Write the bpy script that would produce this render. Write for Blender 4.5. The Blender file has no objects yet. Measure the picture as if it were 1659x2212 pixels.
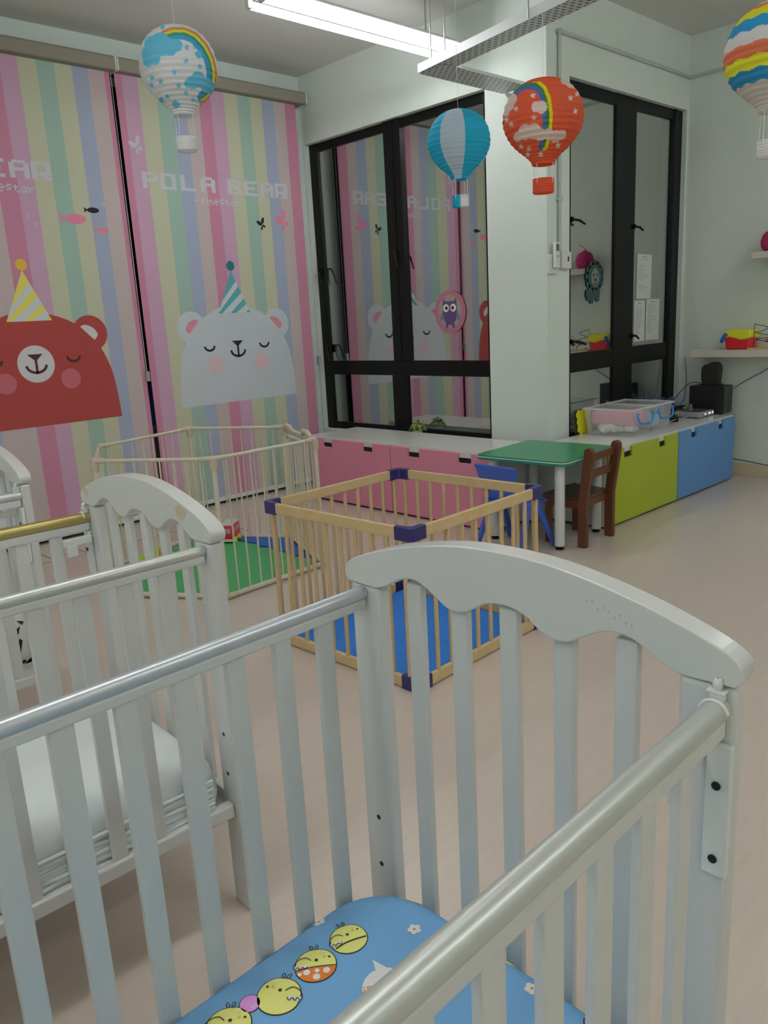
import bpy, bmesh, math, random
from mathutils import Vector, Matrix
random.seed(7)
PI = math.pi
scene = bpy.context.scene
COL = scene.collection

# ------------------------------------------------------------------ materials
LREF = 0.50
def s2l(c):
    c = c / 255.0
    return c / 12.92 if c <= 0.04045 else ((c + 0.055) / 1.055) ** 2.4
def alb(r, g, b, L=LREF):
    return (min(s2l(r) / L, .88), min(s2l(g) / L, .88), min(s2l(b) / L, .88), 1)
MATS = {}
def mat(name, rgb, rough=.5, metal=0, spec=.5, raw=False, noise=0, nscale=40, bump=0, stretch=(1, 1, 1), coat=0, trans=0):
    if name in MATS: return MATS[name]
    m = bpy.data.materials.new(name); m.use_nodes = True
    nt = m.node_tree; b = nt.nodes['Principled BSDF']
    c = (rgb[0], rgb[1], rgb[2], 1) if raw else alb(*rgb)
    b.inputs['Base Color'].default_value = c
    b.inputs['Roughness'].default_value = rough
    b.inputs['Metallic'].default_value = metal
    b.inputs['Specular IOR Level'].default_value = spec
    if coat: b.inputs['Coat Weight'].default_value = coat; b.inputs['Coat Roughness'].default_value = .15
    if noise or bump:
        tc = nt.nodes.new('ShaderNodeTexCoord'); mp = nt.nodes.new('ShaderNodeMapping')
        mp.inputs['Scale'].default_value = stretch
        nz = nt.nodes.new('ShaderNodeTexNoise'); nz.inputs['Scale'].default_value = nscale; nz.inputs['Detail'].default_value = 4
        nt.links.new(tc.outputs['Object'], mp.inputs['Vector']); nt.links.new(mp.outputs['Vector'], nz.inputs['Vector'])
        if noise:
            mx = nt.nodes.new('ShaderNodeMix'); mx.data_type = 'RGBA'
            nt.links.new(nz.outputs['Fac'], mx.inputs['Factor'])
            mx.inputs['A'].default_value = tuple(v * (1 - noise) for v in c[:3]) + (1,)
            mx.inputs['B'].default_value = tuple(min(v * (1 + noise), .95) for v in c[:3]) + (1,)
            nt.links.new(mx.outputs['Result'], b.inputs['Base Color'])
        if bump:
            bp = nt.nodes.new('ShaderNodeBump'); bp.inputs['Strength'].default_value = bump; bp.inputs['Distance'].default_value = .002
            nt.links.new(nz.outputs['Fac'], bp.inputs['Height']); nt.links.new(bp.outputs['Normal'], b.inputs['Normal'])
    MATS[name] = m
    return m

def glass_mat(name, refl, tint=.9, rough=0.0, rcol=(1, 1, 1)):
    m = bpy.data.materials.new(name); m.use_nodes = True; nt = m.node_tree
    nt.nodes.remove(nt.nodes['Principled BSDF'])
    out = nt.nodes['Material Output']
    t = nt.nodes.new('ShaderNodeBsdfTransparent'); t.inputs['Color'].default_value = (tint, tint, tint, 1)
    g = nt.nodes.new('ShaderNodeBsdfGlossy'); g.inputs['Roughness'].default_value = rough; g.inputs['Color'].default_value = (*rcol, 1)
    mx = nt.nodes.new('ShaderNodeMixShader'); mx.inputs['Fac'].default_value = refl
    nt.links.new(t.outputs[0], mx.inputs[1]); nt.links.new(g.outputs[0], mx.inputs[2]); nt.links.new(mx.outputs[0], out.inputs['Surface'])
    return m

def emit_mat(name, rgb, strength):
    m = bpy.data.materials.new(name); m.use_nodes = True; nt = m.node_tree
    nt.nodes.remove(nt.nodes['Principled BSDF'])
    e = nt.nodes.new('ShaderNodeEmission'); e.inputs['Color'].default_value = (*rgb, 1); e.inputs['Strength'].default_value = strength
    nt.links.new(e.outputs[0], nt.nodes['Material Output'].inputs['Surface'])
    return m

def plastic_clear(name, rgb, alpha):
    m = mat(name, rgb, .35); b = m.node_tree.nodes['Principled BSDF']; b.inputs['Alpha'].default_value = alpha
    return m

def floor_material():
    m = bpy.data.materials.new('vinyl_floor'); m.use_nodes = True; nt = m.node_tree; b = nt.nodes['Principled BSDF']
    tc = nt.nodes.new('ShaderNodeTexCoord')
    mp = nt.nodes.new('ShaderNodeMapping'); mp.inputs['Scale'].default_value = (1.4, 14, 1); mp.inputs['Rotation'].default_value = (0, 0, .35)
    n1 = nt.nodes.new('ShaderNodeTexNoise'); n1.inputs['Scale'].default_value = 3.0; n1.inputs['Detail'].default_value = 6
    nt.links.new(tc.outputs['Object'], mp.inputs['Vector']); nt.links.new(mp.outputs['Vector'], n1.inputs['Vector'])
    rp = nt.nodes.new('ShaderNodeValToRGB')
    rp.color_ramp.elements[0].position = .36; rp.color_ramp.elements[0].color = alb(158, 146, 136)
    rp.color_ramp.elements[1].position = .66; rp.color_ramp.elements[1].color = alb(161, 149, 139)
    nt.links.new(n1.outputs['Fac'], rp.inputs['Fac'])
    n2 = nt.nodes.new('ShaderNodeTexNoise'); n2.inputs['Scale'].default_value = 260; n2.inputs['Detail'].default_value = 2
    nt.links.new(tc.outputs['Object'], n2.inputs['Vector'])
    mx = nt.nodes.new('ShaderNodeMix'); mx.data_type = 'RGBA'; mx.inputs['Factor'].default_value = .06
    nt.links.new(rp.outputs['Color'], mx.inputs['A']); nt.links.new(n2.outputs['Color'], mx.inputs['B'])
    nt.links.new(mx.outputs['Result'], b.inputs['Base Color'])
    b.inputs['Roughness'].default_value = .30; b.inputs['Specular IOR Level'].default_value = .5
    return m

def vcol_material(name, rough=.75):
    m = bpy.data.materials.new(name); m.use_nodes = True; nt = m.node_tree; b = nt.nodes['Principled BSDF']
    a = nt.nodes.new('ShaderNodeVertexColor'); a.layer_name = 'print'
    nt.links.new(a.outputs['Color'], b.inputs['Base Color'])
    b.inputs['Roughness'].default_value = rough; b.inputs['Specular IOR Level'].default_value = .25
    tr = nt.nodes.new('ShaderNodeBsdfTranslucent'); nt.links.new(a.outputs['Color'], tr.inputs['Color'])
    mx = nt.nodes.new('ShaderNodeMixShader'); mx.inputs['Fac'].default_value = .3
    nt.links.new(b.outputs[0], mx.inputs[1]); nt.links.new(tr.outputs[0], mx.inputs[2])
    nt.links.new(mx.outputs[0], nt.nodes['Material Output'].inputs['Surface'])
    return m

def tray_material():
    m = bpy.data.materials.new('perforated_steel'); m.use_nodes = True; nt = m.node_tree; b = nt.nodes['Principled BSDF']
    tc = nt.nodes.new('ShaderNodeTexCoord')
    br = nt.nodes.new('ShaderNodeTexBrick'); br.offset = .5; br.squash = 1
    br.inputs['Scale'].default_value = 1; br.inputs['Brick Width'].default_value = .042; br.inputs['Row Height'].default_value = .026
    br.inputs['Mortar Size'].default_value = .0088; br.inputs['Mortar Smooth'].default_value = 0
    br.inputs['Color1'].default_value = (.03, .03, .03, 1); br.inputs['Color2'].default_value = (.03, .03, .03, 1)  # holes painted near-black for the shaded tray interior behind them
    br.inputs['Mortar'].default_value = alb(158, 160, 160)
    nt.links.new(tc.outputs['Object'], br.inputs['Vector']); nt.links.new(br.outputs['Color'], b.inputs['Base Color'])
    b.inputs['Roughness'].default_value = .45; b.inputs['Metallic'].default_value = .1
    return m

WALL = mat('wall_paint', (168, 175, 169), .85, spec=.2, noise=.03, nscale=6, bump=.15)
WALL2 = mat('wall_paint_mint', (162, 171, 166), .85, spec=.2, noise=.03, nscale=6)
CEIL = mat('ceiling_paint', (166, 166, 162), .9, spec=.1)
BLACK = mat('black_frame', (.006, .006, .006), .4, spec=.25, raw=True)
DARK = mat('dark_void', (.006, .006, .006), .6, raw=True)
CRIB = mat('crib_white_paint', (156, 157, 154), .28, coat=.3, noise=.02, nscale=9)
CHIP = mat('bare_wood_chip', (150, 140, 112), .7)
DENT = mat('grey_scuff', (105, 105, 105), .7)
CHROME = mat('brushed_aluminium', (.60, .64, .67), .34, metal=.6, raw=True)
CHROMEW = mat('champagne_aluminium', (.62, .64, .60), .36, metal=.55, raw=True)
GOLD = mat('gold_aluminium', (.52, .42, .16), .32, metal=.7, raw=True)
WPLA = mat('white_plastic', (165, 168, 165), .35)
CREAM = mat('cream_enamel', (162, 157, 142), .35)
CREAMD = mat('cream_plastic', (156, 148, 130), .45)
PINE = mat('pine_wood', (160, 139, 102), .5, noise=.14, nscale=18, stretch=(1, 1, 1))
PINED = mat('pine_dowel', (156, 135, 100), .5, noise=.1, nscale=30)
NAVY = mat('navy_plastic', (38, 34, 84), .35)
BMAT = mat('blue_foam', (36, 98, 172), .75, noise=.04, nscale=25, bump=.2)
GMAT = mat('green_foam', (62, 132, 82), .75, noise=.04, nscale=25, bump=.2)
B2MAT = mat('blue_foam_dark', (36, 78, 140), .75)
SCREW = mat('dark_screw', (.03, .03, .03), .4, metal=.6, raw=True)
STEELR = mat('galvanised_rod', (.45, .46, .46), .4, metal=1, raw=True)
SHEETW = mat('white_sheet', (170, 174, 174), .85, spec=.1, noise=.02, nscale=8, bump=.5)
SHEETB = mat('blue_sheet', (92, 132, 168), .8, spec=.15, noise=.05, nscale=5)
OUTL = mat('print_outline', (44, 34, 26), .8)
YEL = mat('print_yellow', (184, 178, 100), .8)
YELD = mat('print_beak_orange', (200, 150, 50), .8)
ORG = mat('print_orange', (190, 98, 38), .8)
PWH = mat('print_white', (180, 184, 188), .8)
PPK = mat('print_lilac_ball', (186, 120, 176), .8)
WHTOP = mat('bench_white', (166, 168, 164), .25, coat=.2)
BPINK = mat('bench_pink', (168, 106, 126), .38)
BGREEN = mat('bench_lime', (128, 142, 26), .38)
BBLUE = mat('bench_blue', (70, 112, 160), .38)

# ------------------------------------------------------------------ mesh builder
class MB:
    def __init__(s): s.v = []; s.f = []; s.m = []; s.sm = []
    def add(s, verts, faces, mi=0, smooth=False):
        o = len(s.v); s.v += [tuple(p) for p in verts]
        for f in faces: s.f.append([i + o for i in f]); s.m.append(mi); s.sm.append(smooth)
        return s
    def box(s, x0, x1, y0, y1, z0, z1, mi=0, M=None):
        V = [(x0, y0, z0), (x1, y0, z0), (x1, y1, z0), (x0, y1, z0), (x0, y0, z1), (x1, y0, z1), (x1, y1, z1), (x0, y1, z1)]
        if M: V = [M @ Vector(p) for p in V]
        return s.add(V, [(0, 3, 2, 1), (4, 5, 6, 7), (0, 1, 5, 4), (1, 2, 6, 5), (2, 3, 7, 6), (3, 0, 4, 7)], mi)
    def frustum(s, b, t, mi=0):            # b,t = (x0,x1,y0,y1,z)
        V = [(b[0], b[2], b[4]), (b[1], b[2], b[4]), (b[1], b[3], b[4]), (b[0], b[3], b[4]), (t[0], t[2], t[4]), (t[1], t[2], t[4]), (t[1], t[3], t[4]), (t[0], t[3], t[4])]
        return s.add(V, [(0, 3, 2, 1), (4, 5, 6, 7), (0, 1, 5, 4), (1, 2, 6, 5), (2, 3, 7, 6), (3, 0, 4, 7)], mi)
    def tube(s, pts, r, n=12, mi=0, caps=True):
        pts = [Vector(p) for p in pts]; rr = r if isinstance(r, (list, tuple)) else [r] * len(pts)
        rings = []; up = None
        for i, p in enumerate(pts):
            d = (pts[min(i + 1, len(pts) - 1)] - pts[max(i - 1, 0)])
            d = d.normalized() if d.length > 1e-9 else Vector((0, 0, 1))
            if up is None:
                up = Vector((0, 0, 1)) if abs(d.z) < .9 else Vector((1, 0, 0))
            a = d.cross(up)
            if a.length < 1e-6: a = d.cross(Vector((0, 1, 0)))
            a.normalize(); b = a.cross(d).normalized(); up = b
            rings.append([p + (a * math.cos(2 * PI * k / n) + b * math.sin(2 * PI * k / n)) * rr[i] for k in range(n)])
        V = [q for ring in rings for q in ring]; F = []
        for i in range(len(rings) - 1):
            for k in range(n):
                F.append((i * n + k, i * n + (k + 1) % n, (i + 1) * n + (k + 1) % n, (i + 1) * n + k))
        s.add(V, F, mi, True)
        if caps:
            s.add(rings[0], [tuple(range(n))], mi); s.add(rings[-1], [tuple(range(n - 1, -1, -1))], mi)
        return s
    def lathe(s, prof, c=(0, 0, 0), n=24, mi=0, cap0=False, cap1=False):
        V = []; F = []
        for r, z in prof:
            for k in range(n): V.append((c[0] + r * math.cos(2 * PI * k / n), c[1] + r * math.sin(2 * PI * k / n), c[2] + z))
        for i in range(len(prof) - 1):
            for k in range(n): F.append((i * n + k, i * n + (k + 1) % n, (i + 1) * n + (k + 1) % n, (i + 1) * n + k))
        s.add(V, F, mi, True)
        if cap0: s.add(V[:n], [tuple(range(n - 1, -1, -1))], mi)
        if cap1: s.add(V[-n:], [tuple(range(n))], mi)
        return s
    def prism(s, poly, f, d0, d1, mi=0):    # poly 2D ; f(a,b,d)->xyz
        n = len(poly); V = [f(a, b, d0) for a, b in poly] + [f(a, b, d1) for a, b in poly]
        F = [tuple(range(n)), tuple(range(2 * n - 1, n - 1, -1))] + [(i, i + n, (i + 1) % n + n, (i + 1) % n) for i in range(n)]
        return s.add(V, F, mi)
    def poly(s, pts, mi=0): return s.add(pts, [tuple(range(len(pts)))], mi)
    def build(s, name, mats, parent=None, bevel=0, seg=2, recalc=True, angle=35, smooth_all=False):
        me = bpy.data.meshes.new(name); me.from_pydata(s.v, [], s.f)
        for m in (mats if isinstance(mats, (list, tuple)) else [mats]): me.materials.append(m)
        for p, mi, sm in zip(me.polygons, s.m, s.sm): p.material_index = mi; p.use_smooth = sm or smooth_all
        if recalc:
            bm = bmesh.new(); bm.from_mesh(me); bmesh.ops.recalc_face_normals(bm, faces=bm.faces); bm.to_mesh(me); bm.free()
        o = bpy.data.objects.new(name, me); COL.objects.link(o)
        if parent: o.parent = parent
        if bevel:
            b = o.modifiers.new('bevel', 'BEVEL'); b.width = bevel; b.segments = seg; b.limit_method = 'ANGLE'; b.angle_limit = math.radians(angle)
            b.use_clamp_overlap = True
        return o

def thing(name, label, cat, loc=(0, 0, 0), rz=0, group=None):
    o = bpy.data.objects.new(name, None); COL.objects.link(o); o.location = loc; o.rotation_euler = (0, 0, rz)
    o.empty_display_size = .1
    return tag(o, label, cat, group)
def tag(o, label, cat, group=None):
    o['label'] = label; o['category'] = cat
    if group: o['group'] = group
    return o
def struct(o): o['kind'] = 'structure'; return o
def copy_tree(o, parent=None):
    c = o.copy(); COL.objects.link(c); c.parent = parent
    for ch in list(CH.get(o, [])) or [x for x in o.children]: copy_tree(ch, c)
    return c
CH = {}
def circ(cx, cy, r, n=28, a0=0, a1=2 * PI, ry=None, rot=0):
    ry = r if ry is None else ry; out = []
    full = abs(a1 - a0 - 2 * PI) < 1e-6
    for i in range(n if full else n + 1):
        a = a0 + (a1 - a0) * i / n; x = r * math.cos(a); y = ry * math.sin(a)
        out.append((cx + x * math.cos(rot) - y * math.sin(rot), cy + x * math.sin(rot) + y * math.cos(rot)))
    return out
def catmull(P, n=6, closed=False):
    out = []; m = len(P); rng = range(m if closed else m - 1)
    for i in rng:
        p = [P[(i + k - 1) % m] if closed else P[min(max(i + k - 1, 0), m - 1)] for k in range(4)]
        for j in range(n):
            t = j / n
            out.append(tuple(.5 * ((2 * p[1][d]) + (-p[0][d] + p[2][d]) * t + (2 * p[0][d] - 5 * p[1][d] + 4 * p[2][d] - p[3][d]) * t * t + (-p[0][d] + 3 * p[1][d] - 3 * p[2][d] + p[3][d]) * t ** 3) for d in range(len(P[0]))))
    if not closed: out.append(tuple(P[-1]))
    return out
def stroke(pts, w):
    L = []; R = []
    for i, p in enumerate(pts):
        a = pts[max(i - 1, 0)]; b = pts[min(i + 1, len(pts) - 1)]
        dx, dy = b[0] - a[0], b[1] - a[1]; l = math.hypot(dx, dy) or 1
        nx, ny = -dy / l * w / 2, dx / l * w / 2
        L.append((p[0] + nx, p[1] + ny)); R.append((p[0] - nx, p[1] - ny))
    return [(L[i], L[i + 1], R[i + 1], R[i]) for i in range(len(pts) - 1)]

# ------------------------------------------------------------------ room
XW, YL, YB, XR, ZC = 4.38, 5.42, 3.05, 6.22, 3.25
XN, YN = -2.4, -2.6
FLOORM = floor_material()
b = MB(); b.box(XN - .1, XR + .2, YN - .1, YL + 1.5, -.1, 0); struct(b.build('floor', FLOORM))
b = MB(); b.box(XN - .1, XR + .2, YN - .1, YL + .2, ZC, ZC + .1); struct(b.build('ceiling', CEIL))
# wall with blinds, opening for the sliding door
b = MB(); b.box(XN - .1, .7, YL, YL + .15, 0, ZC); b.box(4.2, XW + .1, YL, YL + .15, 0, ZC); b.box(.7, 4.2, YL, YL + .15, 2.95, ZC)
b.box(XW + .1, XW + .2, YL, YL + .15, 0, ZC); struct(b.build('wall_left', WALL2))
# wall holding window 1 and the projecting corner pier
W1 = (3.525, 5.395, .44, 2.745)
b = MB(); b.box(XW, XW + .25, W1[1], YL, 0, ZC); b.box(XW, XW + .25, W1[0], W1[1], 0, W1[2]); b.box(XW, XW + .25, W1[0], W1[1], W1[3], ZC)
b.box(XW, XW + .25, YB, W1[0], 0, ZC); struct(b.build('wall_front', WALL))
W2 = (4.63, 6.2, .44, 2.745)
b = MB(); b.box(W2[0], XR, YB, YB + .2, 0, W2[2]); b.box(W2[0], XR, YB, YB + .2, W2[3], ZC); b.box(W2[1], XR, YB, YB + .2, W2[2], W2[3])
struct(b.build('wall_back', WALL))
b = MB(); b.box(XR, XR + .1, YN, YB + .2, 0, ZC); struct(b.build('wall_right', WALL))
b = MB(); b.box(XN - .1, XN, YN, YL, 0, ZC); struct(b.build('wall_rear', WALL))
b = MB(); b.box(XN - .1, XR + .1, YN - .1, YN, 0, ZC); struct(b.build('wall_near', WALL))
SKIRT = mat('beige_skirting', (160, 148, 126), .5, noise=.05, nscale=12)
b = MB(); b.box(XR - .014, XR, YN, YB, 0, .09); struct(b.build('baseboard_right', SKIRT, bevel=.003))
# tile seams near the sliding door
GROUT = mat('tile_grout', (105, 88, 84), .8)
b = MB()
for y in (5.13, 4.9): pass
for x in (.71, 1.71, 1.915, 2.86): 
    b.box(x, x + .006, 4.42 if x > 2 else 4.83, 5.3, .0, .0012)
b.box(1.72, 1.92, 4.912, 4.918, 0, .0012); b.box(.6, 1.71, 4.83, 4.836, 0, .0012); b.box(1.92, 2.86, 4.83, 4.836, 0, .0012)
struct(b.build('trim_1', GROUT))

GLASS = glass_mat('night_window_glass', .50, .75, rcol=(.98, 1, .97))
def window(name, boxes, panes, handles):
    b = MB()
    for bx in boxes: b.box(*bx)
    w = struct(b.build(name, BLACK, bevel=.004))
    for p in panes:
        g = MB(); g.box(*p); g.build('glass_pane', GLASS, w)
    for h in handles:
        hb = MB(); h(hb); hb.build('window_handle', BLACK, w, bevel=.001)
    return w
fx0, fx1 = 4.425, 4.475
def hx(y, z):
    def f(b):
        b.box(4.40, 4.426, y - .012, y + .012, z - .03, z + .035)
        b.tube([(4.402, y, z + .02), (4.375, y - .01, z + .03), (4.36, y - .03, z - .02), (4.358, y - .055, z - .10)], [.009, .009, .008, .006], 8)
        b.tube([(4.405, y + .005, z + .0), (4.39, y + .01, z - .04), (4.385, y + .0, z - .1)], [.006, .005, .004], 8)
    return f
w1 = window('window_1', [
    (fx0, fx1, 5.30, 5.395, .44, 2.745), (fx0, fx1, 3.525, 3.575, .44, 2.745), (fx0 + .002, fx1 - .002, 3.575, 5.30, 2.682, 2.743), (fx0 + .002, fx1 - .002, 3.575, 5.30, .442, .50),
    (fx0 - .012, fx1, 4.345, 4.515, 1.02, 2.745), (fx0 + .001, fx1 - .001, 4.385, 4.555, .50, .91), (fx0 + .002, fx1 - .002, 3.575, 5.30, .905, 1.02), (fx0 - .02, fx0, 4.42, 4.46, 1.02, 2.73)],
    [(4.442, 4.448, 4.515, 5.30, 1.02, 2.682), (4.442, 4.448, 3.575, 4.345, 1.02, 2.682), (4.442, 4.448, 4.555, 5.30, .50, .905), (4.442, 4.448, 3.575, 4.385, .50, .905)],
    [hx(5.33, 1.75), hx(5.29, 1.12), hx(4.42, 1.80)])
fy0, fy1 = 3.085, 3.135
def hy(x, z, dx=.05):
    def f(b):
        b.box(x - .008, x + .008, 3.068, 3.086, z - .012, z + .02)
        b.tube([(x, 3.072, z + .005), (x + dx * .5, 3.06, z), (x + dx, 3.055, z - .022)], [.008, .009, .007], 8)
    return f
w2 = window('window_2', [
    (4.63, 4.70, fy0, fy1, .44, 2.745), (6.07, 6.2, fy0, fy1, .44, 2.745), (4.70, 6.07, fy0 + .002, fy1 - .002, 2.668, 2.743), (4.70, 6.07, fy0 + .002, fy1 - .002, .442, .5),
    (5.255, 5.522, fy0, fy1, .44, 2.745), (4.70, 6.07, fy0 + .002, fy1 - .002, .915, 1.045), (6.07, 6.11, fy0 - .01, fy0, .44, 2.745)],
    [(4.70, 5.255, 3.10, 3.106, 1.045, 2.668), (5.522, 6.07, 3.10, 3.106, 1.045, 2.668), (4.70, 5.255, 3.10, 3.106, .5, .915), (5.522, 6.07, 3.10, 3.106, .5, .915)],
    [hy(4.70, 1.905, .12), hy(5.50, 1.89, .09), hy(5.50, 1.12, .06), hy(4.70, 1.12, .14)])
# sliding door behind the blinds
b = MB()
for bx in [(.7, 4.2, 5.40, 5.47, 2.87, 2.95), (.7, .78, 5.40, 5.47, 0, 2.87), (4.12, 4.2, 5.40, 5.47, 0, 2.87), (.7, 4.2, 5.38, 5.47, 0, .05), (1.5, 1.58, 5.40, 5.47, 0, 2.87), (3.4, 3.48, 5.40, 5.47, 0, 2.87)]: b.box(*bx)
d1 = struct(b.build('door_1', BLACK))
CLEAR = glass_mat('door_glass', .05, .85)
for x0, x1 in ((.78, 1.5), (1.58, 3.4), (3.48, 4.12)):
    g = MB(); g.box(x0, x1, 5.43, 5.436, .05, 2.87); g.build('glass_pane', CLEAR, d1)
b = MB(); b.box(.6, 4.3, 6.6, 6.7, 0, 3.2); b.box(.5, .6, 5.57, 6.7, 0, 3.2); b.box(4.3, 4.4, 5.62, 6.7, 0, 3.2); b.box(.5, 4.4, 5.57, 6.7, 3.2, 3.3)
struct(b.build('outside_dark_box', DARK))  # black box added to keep the view through the door dark
# stacked boxes outside, glimpsed in the gap between the blinds
GRB = mat('olive_crate', (120, 136, 50), .6); BLB = mat('blue_crate', (50, 120, 184), .6); GYB = mat('grey_crate', (160, 164, 166), .6)
def crate(m, z0, z1, x0, x1, y0, y1, label):
    t = thing('storage_crate', label, 'crate', ((x0 + x1) / 2, (y0 + y1) / 2, z0))
    w, d, h = (x1 - x0) / 2, (y1 - y0) / 2, z1 - z0
    q = MB(); q.frustum((-w * .92, w * .92, -d * .92, d * .92, 0), (-w, w, -d, d, h - .03)); q.build('crate_body', m, t, bevel=.006)
    q = MB(); q.box(-w - .008, w + .008, -d - .008, d + .008, h - .035, h); q.build('crate_rim', m, t, bevel=.004)
crate(GRB, 0, .40, 2.68, 3.1, 5.52, 5.86, 'olive green crate on the ground outside the gap between the blinds')
crate(GYB, .40, .66, 2.68, 3.1, 5.52, 5.86, 'grey crate on the olive crate seen in the gap between the blinds')
crate(BLB, .66, 1.0, 2.68, 3.1, 5.52, 5.86, 'blue crate topmost of the stack seen in the gap between the blinds')
q = MB(); q.lathe([(.001, .19), (.05, .18), (.09, .13), (.1, .06), (.08, 0), (.001, 0)], (2.86, 5.5, 1.0), 20)
tag(q.build('rubbish_bag', mat('black_bag', (.012, .012, .012), .4, raw=True)), 'black bag on top of the blue crate behind the blinds', 'bag')

# ------------------------------------------------------------------ blinds
C_ = dict(H=(154, 104, 124), P=(154, 124, 144), Y=(150, 150, 130), G=(122, 144, 134), B=(126, 133, 151), L=(150, 138, 138))
SM = {k: mat('blind_' + n, C_[k], .8, spec=.15) for k, n in dict(H='hot_pink', P='mauve', Y='lemon', G='mint', B='periwinkle', L='pale_pink').items()}
SK = list(SM)
PX = {}
for n, c in dict(bear_white=(152, 157, 162), bear_brown=(136, 60, 58), ear_white=(164, 160, 162), rose=(166, 110, 124), blush=(168, 148, 154), blush2=(152, 84, 94), ink=(34, 36, 42), ink2=(66, 44, 46), teal=(72, 132, 140), tealdark=(36, 92, 94), hat_yellow=(178, 168, 84), pom_yellow=(184, 142, 58), stripe_white=(158, 164, 168), title_white=(154, 154, 158), coral=(176, 106, 126)).items():
    PX[n] = mat('print_' + n, c, .8, spec=.15)
PK = list(PX)
FONT = {'P': ['11110', '10001', '10001', '11110', '10000', '10000', '10000'], 'O': ['11111', '10001', '10001', '10001', '10001', '10001', '11111'], 'L': ['10000', '10000', '10000', '10000', '10000', '10000', '11111'],
        'A': ['01110', '10001', '10001', '11111', '10001', '10001', '10001'], 'B': ['11110', '10001', '10001', '11110', '10001', '10001', '11111'], 'E': ['11111', '10000', '10000', '11110', '10000', '10000', '11111'],
        'R': ['11111', '10001', '10001', '10001', '11111', '10010', '10011'],
        'f': ['0110', '1000', '1110', '1000', '1000'], 'i': ['1', '0', '1', '1', '1'], 'n': ['0000', '1110', '1001', '1001', '1001'], 'e': ['0110', '1001', '1111', '1000', '0110'], 's': ['0111', '1100', '0011', '1110', '0000'],
        't': ['0100', '1110', '0100', '0100', '0011'], 'a': ['0000', '0111', '1001', '1001', '0111'], 'r': ['0000', '1011', '1100', '1000', '1000'], '-': ['0000', '0000', '1110', '0000', '0000']}
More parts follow.
